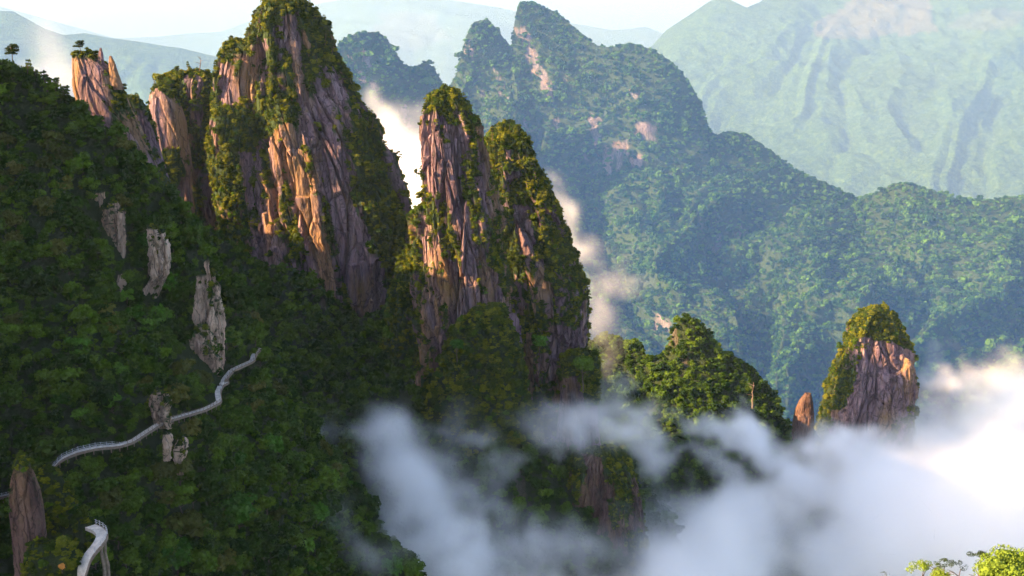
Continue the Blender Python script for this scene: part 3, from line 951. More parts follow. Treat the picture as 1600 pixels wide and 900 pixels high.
# ---- right pinnacle
e_rt = peak('rock_pinnacle', 'broad shrub covered pinnacle standing right of the slender one')
Cp = [('rock', [(800, 318), (826, 322), (836, 380), (828, 424), (814, 400)]), ('rock', [(864, 508), (912, 512), (913, 546), (882, 552), (862, 588), (858, 540)]),
      ('rock', [(906, 468), (918, 470), (916, 542), (905, 540)]), ('rock', [(836, 402), (849, 405), (852, 472), (838, 474)]), ('rock', [(804, 428), (815, 440), (821, 492), (811, 492)]),
      ('rock', [(811, 540), (830, 515), (836, 580), (827, 645), (815, 600)]), ('rock', [(788, 232), (797, 230), (800, 250), (792, 252)]), ('rock', [(848, 440), (862, 440), (864, 500), (852, 500)])]
o, d = column('rock_column', [(194, 784, 800), (200, 770, 812), (212, 760, 824), (235, 755, 836), (265, 754, 852), (300, 755, 868), (350, 760, 886), (400, 770, 902), (440, 780, 913), (480, 790, 918), (540, 800, 917),
                              (600, 805, 912), (700, 800, 925), (850, 780, 960), (1100, 760, 1010)],
              672, e_rt, M_ROCK, 61, depth=0.75, nth=420, nz=380, cell=(8, 46), amp=3.4, crack=2.8, fb=5, polys=Cp, veg=0.68, top_veg=0.08, vscale=13)
PEAKS.append((d, e_rt, 2.4, 1.7))
o, d = column('rock_column', [(548, 896, 924), (554, 886, 932), (570, 880, 936), (600, 876, 934), (650, 872, 934), (720, 866, 942), (800, 850, 960)], 612, e_rt, M_ROCK, 62, depth=0.7,
              nth=130, nz=120, cell=(5, 30), amp=1.4, crack=1.2, fb=1.6, veg=0.3, top_veg=0.2, vscale=9,
              polys=[('rock', [(885, 590), (905, 585), (912, 640), (905, 700), (872, 700), (872, 640)]), ('veg', [(878, 552), (935, 548), (938, 630), (915, 640), (908, 585), (880, 590)])])
PEAKS.append((d, e_rt, 2.2, 1.7))

# ---- dark cliff under the fog, bottom centre
e_low = peak('rock_cliff', 'dark ribbed cliff below the fog at the bottom centre', 'cliff')
Fp = [('rock', [(908, 705), (940, 715), (950, 790), (965, 900), (945, 900), (925, 800)]), ('rock', [(985, 745), (1000, 760), (1010, 840), (995, 820)])]
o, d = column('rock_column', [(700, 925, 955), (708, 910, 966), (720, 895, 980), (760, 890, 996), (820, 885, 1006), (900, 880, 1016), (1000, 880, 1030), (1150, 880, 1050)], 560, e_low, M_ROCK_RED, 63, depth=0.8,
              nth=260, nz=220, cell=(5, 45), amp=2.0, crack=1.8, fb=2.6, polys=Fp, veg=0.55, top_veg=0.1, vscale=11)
PEAKS.append((d, e_low, 2.2, 1.5))

low_sky = [(640, 690), (700, 672), (760, 682), (830, 700), (880, 705), (930, 715), (990, 730), (1030, 770), (1060, 850), (1080, 950)]
low_ctl = [(640, 680, 590), (760, 672, 585), (880, 690, 590), (1000, 730, 620), (1120, 760, 640), (1260, 830, 640), (1500, 960, 620), (760, 850, 520), (900, 850, 530), (1100, 850, 600), (1400, 950, 560), (800, 1100, 460),
           (1200, 1100, 500), (1600, 1100, 500)]
low_o, low_d = relief('wooded_slope', low_sky, low_ctl, [(0, 560, 1180), (1, 1120, 1180)], M_SOIL, 8, nu=260, nv=150, amp=12, scale=50, ridged=0.6, veg=1.1, back=(60, 90),
                      polys=[('rock', [(800, 740), (820, 735), (830, 800), (805, 800)])])
tag(low_o, 'lower wooded slope fading under the valley fog', 'hillside', kind='structure')

# ---- mid-distance wooded knoll
knoll_sky = [(890, 575), (920, 535), (950, 523), (985, 540), (1015, 560), (1036, 560), (1048, 528), (1060, 502), (1076, 495), (1092, 506), (1112, 536), (1140, 556), (1172, 576), (1200, 606), (1216, 640), (1235, 690), (1280, 740)]
knoll_ctl = [(890, 560, 900), (950, 515, 930), (1035, 545, 905), (1076, 489, 905), (1140, 542, 905), (1222, 622, 890), (1300, 720, 870), (1050, 650, 850), (950, 650, 860), (1150, 700, 830), (900, 800, 780), (1100, 850, 740), (1300, 900, 740), (1000, 1000, 690)]
knoll_o, knoll_d = relief('wooded_hill', knoll_sky, knoll_ctl, [(0, 800, 1050), (1, 1420, 1050)], M_SOIL, 11, nu=260, nv=170, amp=7, scale=60, ridged=0.6, veg=1.0, back=(110, 200), edge=0.1,
                          polys=[('rock', [(1040, 515), (1056, 505), (1062, 540), (1048, 548)]), ('rock', [(1060, 560), (1075, 556), (1078, 590), (1064, 592)])])
tag(knoll_o, 'wooded hill with a small sunlit crag behind the fog', 'hill', kind='structure')

# ---- right rock rising out of the fog
e_rr = peak('rock_crag', 'rounded rock crag with a yellow green cap rising from the fog')
Rp = [('rock', [(1350, 528), (1395, 535), (1432, 552), (1434, 620), (1410, 660), (1370, 690), (1305, 700), (1298, 640), (1318, 600), (1326, 575), (1345, 560)]),
      ('veg', [(1330, 570), (1340, 570), (1332, 610), (1318, 640), (1300, 640), (1310, 590)])]
o, d = column('rock_column', [(478, 1367, 1380), (483, 1357, 1390), (494, 1346, 1398), (512, 1335, 1408), (535, 1329, 1418), (560, 1323, 1426), (600, 1308, 1429), (640, 1300, 1427), (690, 1292, 1424), (800, 1280, 1440), (950, 1270, 1460)],
              860, e_rr, M_ROCK, 71, depth=0.8, nth=280, nz=240, cell=(9, 36), amp=3.6, crack=2.8, fb=4, polys=Rp, veg=0.6, top_veg=0.12, vscale=16)
PEAKS.append((d, e_rr, 2.6, 1.8))
o, d = column('rock_column', [(560, 1308, 1322), (575, 1302, 1326), (605, 1292, 1328), (640, 1284, 1330), (700, 1275, 1335), (850, 1265, 1340)], 872, e_rr, M_SOIL, 72, depth=0.7,
              nth=120, nz=100, cell=(8, 30), amp=1.4, crack=1.0, fb=4, veg=1.1, top_veg=0.3, vscale=16)
PEAKS.append((d, e_rr, 2.6, 1.9))
e_sm = peak('rock_tooth', 'small dark pointed rock just left of the rounded crag', 'rock')
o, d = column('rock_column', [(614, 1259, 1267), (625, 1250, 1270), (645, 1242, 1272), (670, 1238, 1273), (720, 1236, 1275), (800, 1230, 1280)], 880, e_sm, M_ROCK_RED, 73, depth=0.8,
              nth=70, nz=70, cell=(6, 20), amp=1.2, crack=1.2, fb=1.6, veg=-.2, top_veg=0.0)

# ---- blue back mountain
bm_sky = [(560, 300), (600, 250), (640, 200), (680, 160), (705, 132), (716, 110), (722, 82), (729, 56), (741, 34), (760, 31), (777, 46), (789, 63), (800, 74), (803, 42), (808, 14), (816, 2), (840, 7), (870, 20), (890, 37),
          (910, 54), (930, 72), (955, 74), (985, 68), (1020, 77), (1050, 97), (1075, 127), (1095, 162), (1105, 197), (1116, 213), (1140, 206), (1170, 213), (1200, 235), (1240, 265), (1290, 288), (1330, 308), (1346, 314),
          (1370, 303), (1395, 288), (1420, 287), (1450, 296), (1490, 309), (1530, 314), (1570, 309), (1610, 308), (1750, 330), (1950, 300)]
bm_ctl = [(560, 300, 5010), (640, 200, 5010), (705, 132, 5010), (750, 32, 5050), (800, 74, 5060), (816, 2, 5090), (910, 54, 5010), (985, 68, 4950), (1050, 97, 4870), (1105, 197, 4780), (1200, 235, 4770), (1290, 288, 4680), (1346, 314, 4630),
          (1420, 287, 4590), (1530, 314, 4500), (1750, 330, 4350), (1950, 300, 4350), (750, 200, 4870), (860, 200, 4820), (960, 260, 4630), (1050, 230, 4630), (700, 400, 4550), (850, 400, 4440), (1000, 400, 4170), (1150, 400, 4120),
          (1350, 420, 4050), (1500, 420, 4010), (1650, 450, 3860), (900, 560, 3700), (1100, 560, 3580), (1300, 560, 3480), (1500, 560, 3400), (1000, 700, 3080), (1400, 700, 3060), (1700, 700, 2980), (700, 900, 2890), (1300, 900, 2750), (1900, 900, 2730)]
bm_polys = [('rock', [(804, 45), (816, 36), (832, 62), (847, 102), (862, 130), (862, 152), (846, 142), (824, 100)]), ('rock', [(770, 105), (785, 122), (792, 152), (781, 152)]), ('rock', [(726, 66), (738, 64), (742, 90), (728, 92)]),
            ('rock', [(918, 180), (936, 178), (941, 215), (926, 226)]), ('rock', [(936, 232), (962, 222), (986, 208), (986, 230), (962, 272), (940, 272)]), ('rock', [(808, 184), (830, 188), (826, 206), (812, 204)]),
            ('rock', [(985, 140), (998, 140), (998, 154), (988, 154)]), ('rock', [(1148, 350), (1156, 346), (1160, 370), (1150, 376)]), ('rock', [(864, 184), (872, 182), (874, 200), (866, 200)])]
bm_o, bm_d = relief('mountain', bm_sky, bm_ctl, [(0, 300, 1000), (1, 2200, 1000)], M_ROCK_FAR, 14, nu=640, nv=320, amp=84, scale=480, ridged=0.6, veg=0.95, back=(1000, 1000), polys=bm_polys, edge=0.08, vscale=220, spur=(150, 9, 1.2, 2.2))
tag(bm_o, 'blue hazy forested mountain with a twin peaked crest', 'mountain', kind='structure')

bl_sky = [(470, 150), (500, 105), (525, 75), (537, 60), (560, 51), (585, 50), (602, 58), (616, 78), (630, 101), (648, 106), (664, 96), (678, 106), (690, 130), (706, 165), (750, 260)]
bl_ctl = [(470, 150, 4400), (560, 51, 4430), (630, 101, 4430), (664, 96, 4500), (750, 260, 4430), (560, 250, 4200), (650, 250, 4240), (500, 400, 3890), (700, 400, 3890), (600, 600, 3440)]
bl_polys = [('rock', [(564, 80), (577, 74), (581, 100), (571, 106)]), ('rock', [(559, 110), (570, 107), (573, 132), (562, 132)]), ('rock', [(579, 128), (592, 130), (602, 166), (584, 156)]), ('rock', [(545, 85), (553, 86), (553, 96), (547, 96)]),
            ('rock', [(618, 190), (630, 160), (642, 170), (640, 205)])]
bl_o, bl_d = relief('mountain', bl_sky, bl_ctl, [(0, 400, 700), (1, 820, 700)], M_ROCK_FAR, 17, nu=260, nv=240, amp=46, scale=350, ridged=0.6, veg=0.92, back=(400, 700), polys=bl_polys, edge=0.08, vscale=200)
tag(bl_o, 'small blue twin topped peak in the gap behind the main peak', 'mountain', kind='structure')

# ---- far ranges
def far_material(name, dark, light, bare, scale, bump):
    m, t, b = new_mat(name)
    p = scaled_pos(t, (1, 1, 1))
    n1 = noise(t, p, 0.012 * scale, 6, 0.65)
    c = ramp(t, n1, [(0.36, dark), (0.62, light)])
    n2 = noise(t, p, 0.0005 * scale, 4, 0.6)
    n3 = noise(t, p, 0.024 * scale, 4, 0.7)
    c = mixc(t, 0.85, c, ramp(t, n3, [(0.34, (0.35, 0.42, 0.4)), (0.66, (1.6, 1.5, 1.35))]), 'MULTIPLY')
    at = N(t, 'ShaderNodeAttribute', attribute_name='bare')
    c = mixc(t, at.outputs['Fac'], c, bare)
    c = mixc(t, math_node(t, 'MULTIPLY', ramp(t, n2, [(0.5, (0, 0, 0)), (0.7, (1, 1, 1))]), 0.35), c, (0.10, 0.14, 0.04))
    t.links.new(c, b.inputs['Base Color'])
    b.inputs['Roughness'].default_value = 1.0
    b.inputs['Specular IOR Level'].default_value = 0.0
    bp = N(t, 'ShaderNodeBump')
    bp.inputs['Strength'].default_value = 1.0
    bp.inputs['Distance'].default_value = bump * 1.6
    t.links.new(noise(t, p, 0.026 * scale, 5, 0.75), bp.inputs['Height'])
    t.links.new(bp.outputs[0], b.inputs['Normal'])
    return m
M_FAR = far_material('far wooded range', (0.035, 0.075, 0.022), (0.075, 0.135, 0.03), (0.15, 0.13, 0.085), 1.0, 34)

def bare_attr(o, poly):
    me = o.data
    co = np.empty(len(me.vertices) * 3, np.float32); me.vertices.foreach_get('co', co)
    co = co.reshape(-1, 3)
    px, py, _ = proj(co)
    w = 14 * perlin(np.stack([px / 40, py / 25, 0 * px], -1)) + 5 * perlin(np.stack([px / 12, py / 9, 0 * px + 4], -1))
    a = np.zeros(len(co), np.float32)
    for pl, s in poly:
        a = np.maximum(a, in_poly(px + w, py + w * .6, pl) * s)
    at = me.attributes.new('bare', 'FLOAT', 'POINT'); at.data.foreach_set('value', a)

fr_sky = [(820, 260), (900, 190), (960, 130), (1010, 82), (1042, 47), (1080, 22), (1108, 2), (1130, -6), (1150, 4), (1166, 12), (1186, 4), (1216, -16), (1300, -36), (1400, -46), (1520, -34), (1600, -40), (1800, -50), (2100, -30)]
fr_ctl = [(820, 260, 15480), (1010, 82, 16200), (1130, -6, 16920), (1166, 12, 16560), (1400, -46, 18720), (1600, -40, 18720), (2100, -30, 18720), (1270, 50, 16200), (1450, 60, 16020), (1600, 45, 15840), (1300, 150, 14040), (1500, 180, 13320), (1100, 200, 14040),
          (1200, 330, 11880), (1450, 330, 11160), (1700, 330, 10800), (1000, 400, 11520), (1300, 600, 9360), (1800, 600, 8640)]
fr_o, fr_d = relief('mountain', fr_sky, fr_ctl, [(0, 700, 620), (1, 2300, 620)], M_FAR, 19, nu=560, nv=320, amp=300, scale=1500, ridged=0.8, veg=1.9, back=(5000, 4500), edge=0.05, spur=(150, 7, 2.4, 2.0), fine=(80, 300))
bare_attr(fr_o, [([(1270, 55), (1300, 20), (1340, -5), (1450, -10), (1465, 50), (1400, 52), (1330, 60)], 0.8), ([(1475, 45), (1500, 20), (1600, 10), (1600, 45)], 0.4)])
tag(fr_o, 'pale sunlit mountain range with folded spurs far behind on the right', 'mountain', kind='structure')

fl_sky = [(-400, -10), (-100, 5), (-30, 16), (20, 18), (46, 32), (70, 45), (100, 55), (132, 52), (170, 60), (220, 66), (262, 73), (286, 76), (320, 84), (346, 90), (420, 115), (520, 160), (640, 230)]
fl_ctl = [(-400, -10, 12240), (20, 18, 12240), (170, 60, 12240), (346, 90, 12240), (640, 230, 11880), (0, 250, 9720), (300, 250, 9720), (300, 500, 7560), (-300, 500, 7560), (600, 500, 7920)]
fl_o, fl_d = relief('mountain', fl_sky, fl_ctl, [(0, -500, 560), (1, 760, 560)], M_FAR, 23, nu=300, nv=150, amp=240, scale=1500, ridged=0.7, veg=1, back=(3300, 3300), edge=0.05, spur=(330, 7, 1.0, 1.5))
bare_attr(fl_o, [])
tag(fl_o, 'smooth blue ridge far behind on the left', 'mountain', kind='structure')

fm_sky = [(-600, 20), (0, 10), (180, 60), (240, 58), (300, 52), (345, 50), (400, 30), (480, 10), (560, -6), (640, -8), (700, 0), (780, 12), (850, 30), (900, 38), (960, 48), (1010, 42), (1040, 55), (1120, 60), (1300, 80)]
fm_ctl = [(-600, 20, 39690), (300, 52, 39690), (600, -6, 39690), (900, 38, 39690), (1300, 80, 39690), (600, 120, 33520), (600, 250, 29110), (0, 200, 30870), (1100, 250, 29110)]
fm_o, fm_d = relief('mountain', fm_sky, fm_ctl, [(0, -600, 320), (1, 1300, 320)], M_FAR, 27, nu=260, nv=100, amp=500, scale=3500, ridged=0.7, veg=1, back=(5000, 3000), edge=0.05, spur=(500, 8, 1.2, 2.0))
bare_attr(fm_o, [([(560, 60), (600, 20), (680, 20), (700, 60), (640, 80)], 0.5)])
tag(fm_o, 'palest mountain range almost lost in the haze at the top', 'mountain', kind='structure')

# ================================================================== VEGETATION
# cliff shrubs on the peaks (one mass of stuff per peak)
def outcrop_clear(px, py, d, sz):
    r = 0.7 * sz * F / d
    out = np.zeros(px.shape, bool)
    for rows, D in OUTCROPS:
        l, rr = np.interp(py, rows[:, 0], rows[:, 1]), np.interp(py, rows[:, 0], rows[:, 2])
        out |= (py > rows[0, 0] + r * .3) & (py < rows[0, 0] + 0.8 * (rows[-1, 0] - rows[0, 0]) + r * .3) & (px > l - r * .1) & (px < rr + r * .1) & (d < D * 1.05 + 6)
    return out & (np.random.default_rng(3).random(px.shape) < 0.86)

groups = {}
for i, (d, e, sp, sz) in enumerate(PEAKS):
    r = plant('shrubs', d, sp * .84, sz * .8, G_CLIFF, 8, e, 100 + i, off=0.25)
    if r: groups.setdefault(e.name, []).append((e, r))
for k, (nm, L) in enumerate(groups.items()):
    e = L[0][0]
    scatter('shrubs', G_CLIFF, 8, np.concatenate([x[1][0] for x in L]), np.concatenate([x[1][1] for x in L]), e, 200 + k)
for k, d in enumerate((d_knoll, d_knoll2, d_red)):
    pp, ss = plant('shrubs', d, 1.1, 0.75, G_CLIFF, 8, e_mound, 300 + k, off=0.2, cap=1500)
    o = scatter('shrubs', G_CLIFF, 8, pp, ss, e_mound, 310 + k)
    child(o, e_mound)

# forests on the slopes
def forest(data, sp, size, group, npro, label, seed, clear=(), cap=30000, off=0.45):
    pp, ss = plant('forest', data, sp, size, group, npro, None, seed, off=off, var=0.45, clear=clear, cap=cap)
    o = scatter('forest', group, npro, pp, ss, None, seed + 1)
    tag(o, label, 'forest', kind='stuff')
    return pp, ss
forest(apron_d, 3.3, 2.5, G_LEAF, 8, 'dark forest filling the hollow at the foot of the main peak', 400)
forest(low_d, 3.6, 2.5, G_LEAF, 8, 'misty forest on the lower slope under the fog', 402)
forest(knoll_d, 3.0, 2.0, G_LEAF, 8, 'forest covering the wooded hill behind the fog', 404)
forest(bm_d, 12.5, 8.6, G_FAR, 3, 'dense forest over the blue back mountain', 406, cap=75000)
forest(bl_d, 12, 8, G_FAR, 3, 'dense forest over the small blue twin topped peak', 408, cap=22000)

# near hillside: the 300 largest trees are things of their own, the rest one forest
pp, ss = plant('forest', hill_d, 3.4, 2.45, G_LEAF, 8, None, 420, off=0.5, clear=(path_clear, outcrop_clear))
px, py, dd = proj(pp)
rpx = ss * F / dd
inv = (px > 8) & (px < 640) & (py > 20) & (py < 892)
# keep only those not hidden behind nearer crowns
order = np.argsort(-rpx * inv)
pick = []
for i in order:
    if not inv[i] or len(pick) >= 300: break
    dx = np.hypot(px - px[i], py - py[i])
    hid = (dd < dd[i] - 0.5) & (dx < 0.45 * rpx[i])
    if hid.sum() > 1: continue
    if any(abs(px[j] - px[i]) < 6 and abs(py[j] - py[i]) < 6 for j in pick): continue
    pick.append(i)
mask = np.ones(len(pp), bool); mask[pick] = False
o = scatter('forest', G_LEAF, 8, pp[mask], ss[mask], None, 421)
tag(o, 'dense dark forest covering the near left hillside', 'forest', kind='stuff')

r_ = plant('undergrowth', hill_d, 1.9, 0.85, G_LEAF, 8, None, 430, off=0.3, cap=14000,
           clear=(lambda px, py, d, sz: (np.min([seg_dist(px, py, q) for q in PATHS_PX[:3]], 0) < 0.5 * sz * F / d + 2), outcrop_clear))
o = scatter('undergrowth', G_LEAF, 8, r_[0], r_[1], None, 431)
tag(o, 'low green undergrowth between the trees of the near hillside', 'undergrowth', kind='stuff')
for k, (d_, e_, inv_) in enumerate(FACES):
    r_ = plant('shrubs', d_, 2.0, 0.8, G_CLIFF, 8, e_, 440 + k, off=0.2, cap=60)
    if r_ and len(r_[0]):
        scatter('shrubs', G_CLIFF, 8, r_[0], r_[1], e_, 460 + k).matrix_parent_inverse = inv_

def path_y(x):
    xs = [p[0] for p in UPPER[:15]] + [p[0] for p in UPPER3]
    ys = [p[1] for p in UPPER[:15]] + [p[1] for p in UPPER3]
    k = np.argsort(xs)
    return np.interp(x, np.array(xs)[k], np.array(ys)[k])

def make_tree(name, crown_me, trunk_me, loc, r, hgt, rz, label, cat='tree', group=None, cr_off=0.0, crown_scale=None):
    """a tree at its foot: trunk of height hgt, crown of radius r on top"""
    t = empty(name, loc)
    t.rotation_euler = (0, 0, rz)
    tr = bpy.data.objects.new('trunk', trunk_me); col.objects.link(tr); tr.parent = t
    tr.scale = (hgt, hgt, hgt)
    c = bpy.data.objects.new('crown', crown_me); col.objects.link(c); c.parent = t
    c.location = (0, 0, hgt + cr_off)
    c.scale = crown_scale or (r, r, r)
    tag(t, label, cat, group)
    return t

MARKS = [(40, 770, 'near the red rock pillar'), (150, 850, 'near the bright lower walkway'), (120, 720, 'near the grey railed left part of the walkway'), (255, 675, 'near the middle of the long walkway'),
         (345, 615, 'near the walkway bend'), (385, 560, 'near the far climbing end of the walkway'), (325, 480, 'near the tall pale grey cliff face'), (245, 385, 'near the pinkish leaning rock face'),
         (165, 330, 'near the pale split rock face'), (190, 465, 'near the narrow grey rock strip'), (300, 790, 'low on the slope well below the walkway'), (430, 700, 'on the right flank of the slope toward the fog'),
         (520, 840, 'at the lower right edge of the slope beside the fog'), (40, 330, 'at the left picture edge below the ridge'), (40, 560, 'at the left picture edge above the walkway'), (110, 190, 'just below the pine topped left ridge'),
         (230, 260, 'just below the rock spire')]
KINDS = [(CROWN_DARK, 'dark green broadleaf tree'), (CROWN_BRIGHT, 'fresh bright green leafy tree'), (CROWN_OLIVE, 'yellowish olive leafy tree')]
rg = np.random.default_rng(77)
pn = fbm(pp / 40.0, 3)
for i in pick:
    q = pn[i] + rg.normal(0, 0.22)
    k = 1 if q > 0.36 else (2 if q < -0.34 else 0)
    meshes, lab = KINDS[k]
    below = py[i] > path_y(px[i])
    side = MARKS[int(np.argmin([math.hypot(px[i] - mx, py[i] - my) for mx, my, _ in MARKS]))][2]
    h = ss[i] * 1.5
    make_tree('broadleaf_tree', meshes[int(rg.integers(len(meshes)))], TRUNKS[int(rg.integers(3))], pp[i] - np.array([0, 0, h]), ss[i] * 1.08, h, rg.uniform(0, 6.28),
              lab + ' ' + side, group=('trees below the walkway' if below else 'trees above the walkway'))

# pines standing out on crests
PINES = [pine_crown('crown', 500 + i, 300, (4, 3, 5)[i], M_PINE) for i in range(3)]
PTRUNK = [trunk_mesh('trunk', 510 + i, 1.0, 0.038, 3, 0.10, M_BARK, 0.22, 0.6) for i in range(2)]
def pine(px_, ybase, ytop, D, wpx, label, k=0, lean=0.0, cfrac=0.45, group=None, mat=None):
    b = P(px_, ybase, D); tp = P(px_, ytop, D)
    h = tp[2] - b[2]
    r = wpx * D / F / 2
    t = empty('pine_tree', b)
    t.rotation_euler = (0, lean, 0.7 * k)
    tr = bpy.data.objects.new('trunk', PTRUNK[k % 2]); col.objects.link(tr); tr.parent = t
    tr.scale = (h * 0.93, h * 0.93, h * 0.93)
    c = bpy.data.objects.new('crown', PINES[k % 3]); col.objects.link(c); c.parent = t
    c.location = (0, 0, h * (1 - cfrac))
    c.scale = (r, r, h * cfrac)
    tag(t, label, 'pine tree', group)
pine(126, 84, 64, 499, 22, 'flat topped pine on the tip of the leaning spire', 0, 0.1)
pine(20, 100, 70, 424, 30, 'broad dark pine on the left ridge near the picture edge', 2, 0.05)
pine(42, 118, 94, 424, 18, 'short leaning pine right of the broad ridge pine', 1, 0.2)
pine(74, 146, 112, 426, 22, 'umbrella shaped pine standing alone above the left ridge', 1, -0.1, 0.35)
pine(88, 152, 122, 427, 17, 'smaller umbrella pine touching the lone ridge pine', 0, 0.12, 0.3)
pine(58, 135, 110, 428, 12, 'thin dark pine left of the umbrella pines', 2)
pine(104, 168, 136, 428, 30, 'wide spreading pine on the ridge below the spire', 0)
pine(205, 178, 150, 538, 17, 'round topped pine beside the leaning spire', 2)
pine(241, 133, 118, 736, 9, 'tiny pine at the left end of the cliff top', 1)
pine(278, 120, 104, 738, 14, 'bushy pine on the cliff top left of the main peak', 0)
pine(294, 114, 97, 738, 9, 'slender pine between the bushy one and the dead tree', 1)
pine(361, 70, 56, 702, 12, 'little pine on the left shoulder of the main peak', 2)
pine(400, 32, 16, 700, 13, 'dark pine left of the main summit', 0)
pine(422, 4, -8, 704, 24, 'flat pine at the very summit of the main peak', 2)
pine(508, 66, 46, 700, 15, 'pine on the upper right edge of the main peak', 1, 0.15)
pine(519, 82, 62, 698, 14, 'pine leaning out lower on the main peak right edge', 0, 0.25)
pine(582, 196, 178, 690, 12, 'pine on the right flank of the main peak', 1, 0.2)
pine(746, 205, 189, 604, 12, 'small dark pine on the right shoulder of the slender pinnacle', 2, 0.3)
pine(769, 216, 197, 636, 9, 'thin pine at the left end of the broad pinnacle top', 1)
pine(796, 200, 187, 632, 16, 'flat pine on top of the broad pinnacle', 0)
pine(651, 275, 262, 612, 9, 'tiny pine sticking out from the slender pinnacle left edge', 2, -0.5)
# bare trees
def dead(px_, yb, yt, D, label, seed):
    b, tp = P(px_, yb, D), P(px_, yt, D)
    h = tp[2] - b[2]
    t = empty('bare_tree', b)
    m = trunk_mesh('trunk', seed, 1.0, 0.04, 6, 0.14, M_DEAD, 0.34, 0.4)
    o_ = link('trunk', m, None, t); o_.scale = (h, h, h)
    tag(t, label, 'bare tree')
dead(312, 112, 88, 738, 'leafless tree on the cliff top left of the main peak', 601)
dead(1176, 630, 598, 850, 'pale leafless tree on the wooded hill slope', 602)
# bright trees picked out in the shade
def single(px_, py_, D, rpx_, label, meshes, k, name='broadleaf_tree'):
    r = rpx_ * D / F
    c = P(px_, py_, D)
    h = r * 1.6
    make_tree(name, meshes[k % len(meshes)], TRUNKS[k % 3], c - np.array([0, 0, h]), r, h, k * 1.3, label)
single(392, 478, 596, 13, 'vivid green tree in the dark hollow above the walkway end', CROWN_BRIGHT, 0)
single(844, 535, 596, 14, 'vivid green round tree in the cleft of the broad pinnacle', CROWN_BRIGHT, 1)
single(912, 572, 596, 22, 'dark green bushy tree topping the small pillar by the broad pinnacle', CROWN_DARK, 2)
single(96, 886, 214, 6, 'small orange leaved bush in front of the shrubby knoll', [copy_with(CROWNS[1], plain('orange leaves', (0.55, 0.24, 0.03), 0.8, .3))], 0, 'autumn_bush')
single(714, 540, 572, 14, 'light green crown at the left of the mound before the slender pinnacle', CROWN_BRIGHT, 2)

# foreground trees at the lower right
fg_hill_sky = [(1280, 1010), (1380, 985), (1480, 975), (1560, 960), (1640, 950), (1760, 930)]
fg_ctl = [(1280, 1010, 150), (1480, 975, 140), (1640, 950, 132), (1760, 930, 130), (1300, 1200, 105), (1700, 1200, 95), (1500, 1400, 70)]
fg_o, fg_d = relief('near_hillock', fg_hill_sky, fg_ctl, [(0, 1200, 1500), (1, 1900, 1500)], M_SOIL, 29, nu=60, nv=40, amp=2, scale=15, veg=1.0, back=(40, 40))
tag(fg_o, 'near grassy hillock under the trees at the lower right', 'hillock', kind='structure')
LIME = [crown_mesh('crown', 700 + i, 2600, 0.042, 0.9, 22, M_LEAF_LIME) for i in range(2)]
GREENB = [crown_mesh('crown', 710 + i, 4200, 0.036, 0.95, 24, copy_with(CROWNS[0], leaf_material('sunny green foliage', (0.045, 0.095, 0.018), (0.085, 0.16, 0.022), (0.16, 0.22, 0.03))).materials[0]) for i in range(2)]
def umbrella_crown(name, seed, mat, n=900):
    rg = np.random.default_rng(seed)
    lobes = []
    for i in range(16):
        a = rg.uniform(0, 6.28); rr = rg.uniform(0.1, 0.85)
        s = rg.uniform(0.14, 0.28)
        lobes.append(((rr * math.cos(a), rr * math.sin(a), 0.35 * (1 - rr) + rg.uniform(-.16, .10)), (s, s, s * rg.uniform(.4, .7))))
    v, t = leaves(lobes, n, 0.045, rg, 0.05, -0.9)
    me = mesh_np(name, v, t, smooth_shade=False)
    me.materials.append(mat)
    return me
def fgtree(px_, ytop, D, wpx, hm, crown, k, label, ch=0.5):
    r = wpx * D / F / 2
    tp = P(px_, ytop, D)
    h = hm
    t = empty('broadleaf_tree', tp - np.array([0, 0, h]))
    t.rotation_euler = (0, 0, k * 1.1)
    tr = link('trunk', trunk_mesh('trunk', 720 + k, 1.0, 0.02, 7, 0.08, M_BARK, 0.24, 0.6), None, t)
    tr.scale = (h * .9,) * 3
    c = link('crown', crown, None, t)
    c.location = (0, 0, h - r * ch); c.scale = (r, r, r)
    tag(t, label, 'tree')
fgtree(1572, 864, 118, 104, 9, GREENB[0], 0, 'rounded fresh green tree in the lower right corner', 0.85)
fgtree(1598, 858, 124, 84, 10, LIME[0], 1, 'yellow lime tree behind the rounded green corner tree', 0.85)
fgtree(1536, 863, 128, 44, 9.5, umbrella_crown('crown', 731, M_PINE), 6, 'small dark tree at the left edge of the corner tree', 0.4)
fgtree(1443, 880, 126, 60, 8, umbrella_crown('crown', 732, M_LEAF_LIME), 2, 'yellow green umbrella shaped tree left of the dark tree', 0.35)
fgtree(1476, 875, 122, 42, 8, umbrella_crown('crown', 733, M_PINE, 700), 3, 'dark flat crowned tree between umbrella tree and corner tree', 0.4)
fgtree(1500, 878, 124, 32, 8, umbrella_crown('crown', 734, M_PINE, 400), 4, 'thin airy branch topped tree right of the flat crowned tree', 0.4)
fgtree(1382, 894, 130, 14, 6, umbrella_crown('crown', 735, M_LEAF_OLIVE, 300), 5, 'tiny treetop peeping in at the bottom edge left of the others', 0.4)
fgtree(1472, 894, 118, 60, 6, GREENB[1], 7, 'low green bushy crown under the flat crowned tree', 0.8)
pp2, ss2 = plant('shrubs', fg_d, 1.6, 1.3, G_LEAF, 8, None, 740, off=0.3, cap=900)
o = scatter('undergrowth', G_LEAF, 8, pp2, ss2, None, 741)
tag(o, 'green undergrowth on the hillock at the lower right', 'undergrowth', kind='stuff')

# ================================================================== WALKWAYS
def dense(pts, step):
    W = P([p[0] for p in pts], [p[1] for p in pts], [p[2] - 1.2 for p in pts])
    L = np.concatenate([[0], np.cumsum(np.linalg.norm(np.diff(W, axis=0), axis=1))])
    n = max(3, int(L[-1] / step))
    u = np.linspace(0, L[-1], n)
    q = np.stack([np.interp(u, L, W[:, k]) for k in range(3)], 1)
    for k in range(3):
        q[:, k] = smooth(q[:, k], 2)
    return q

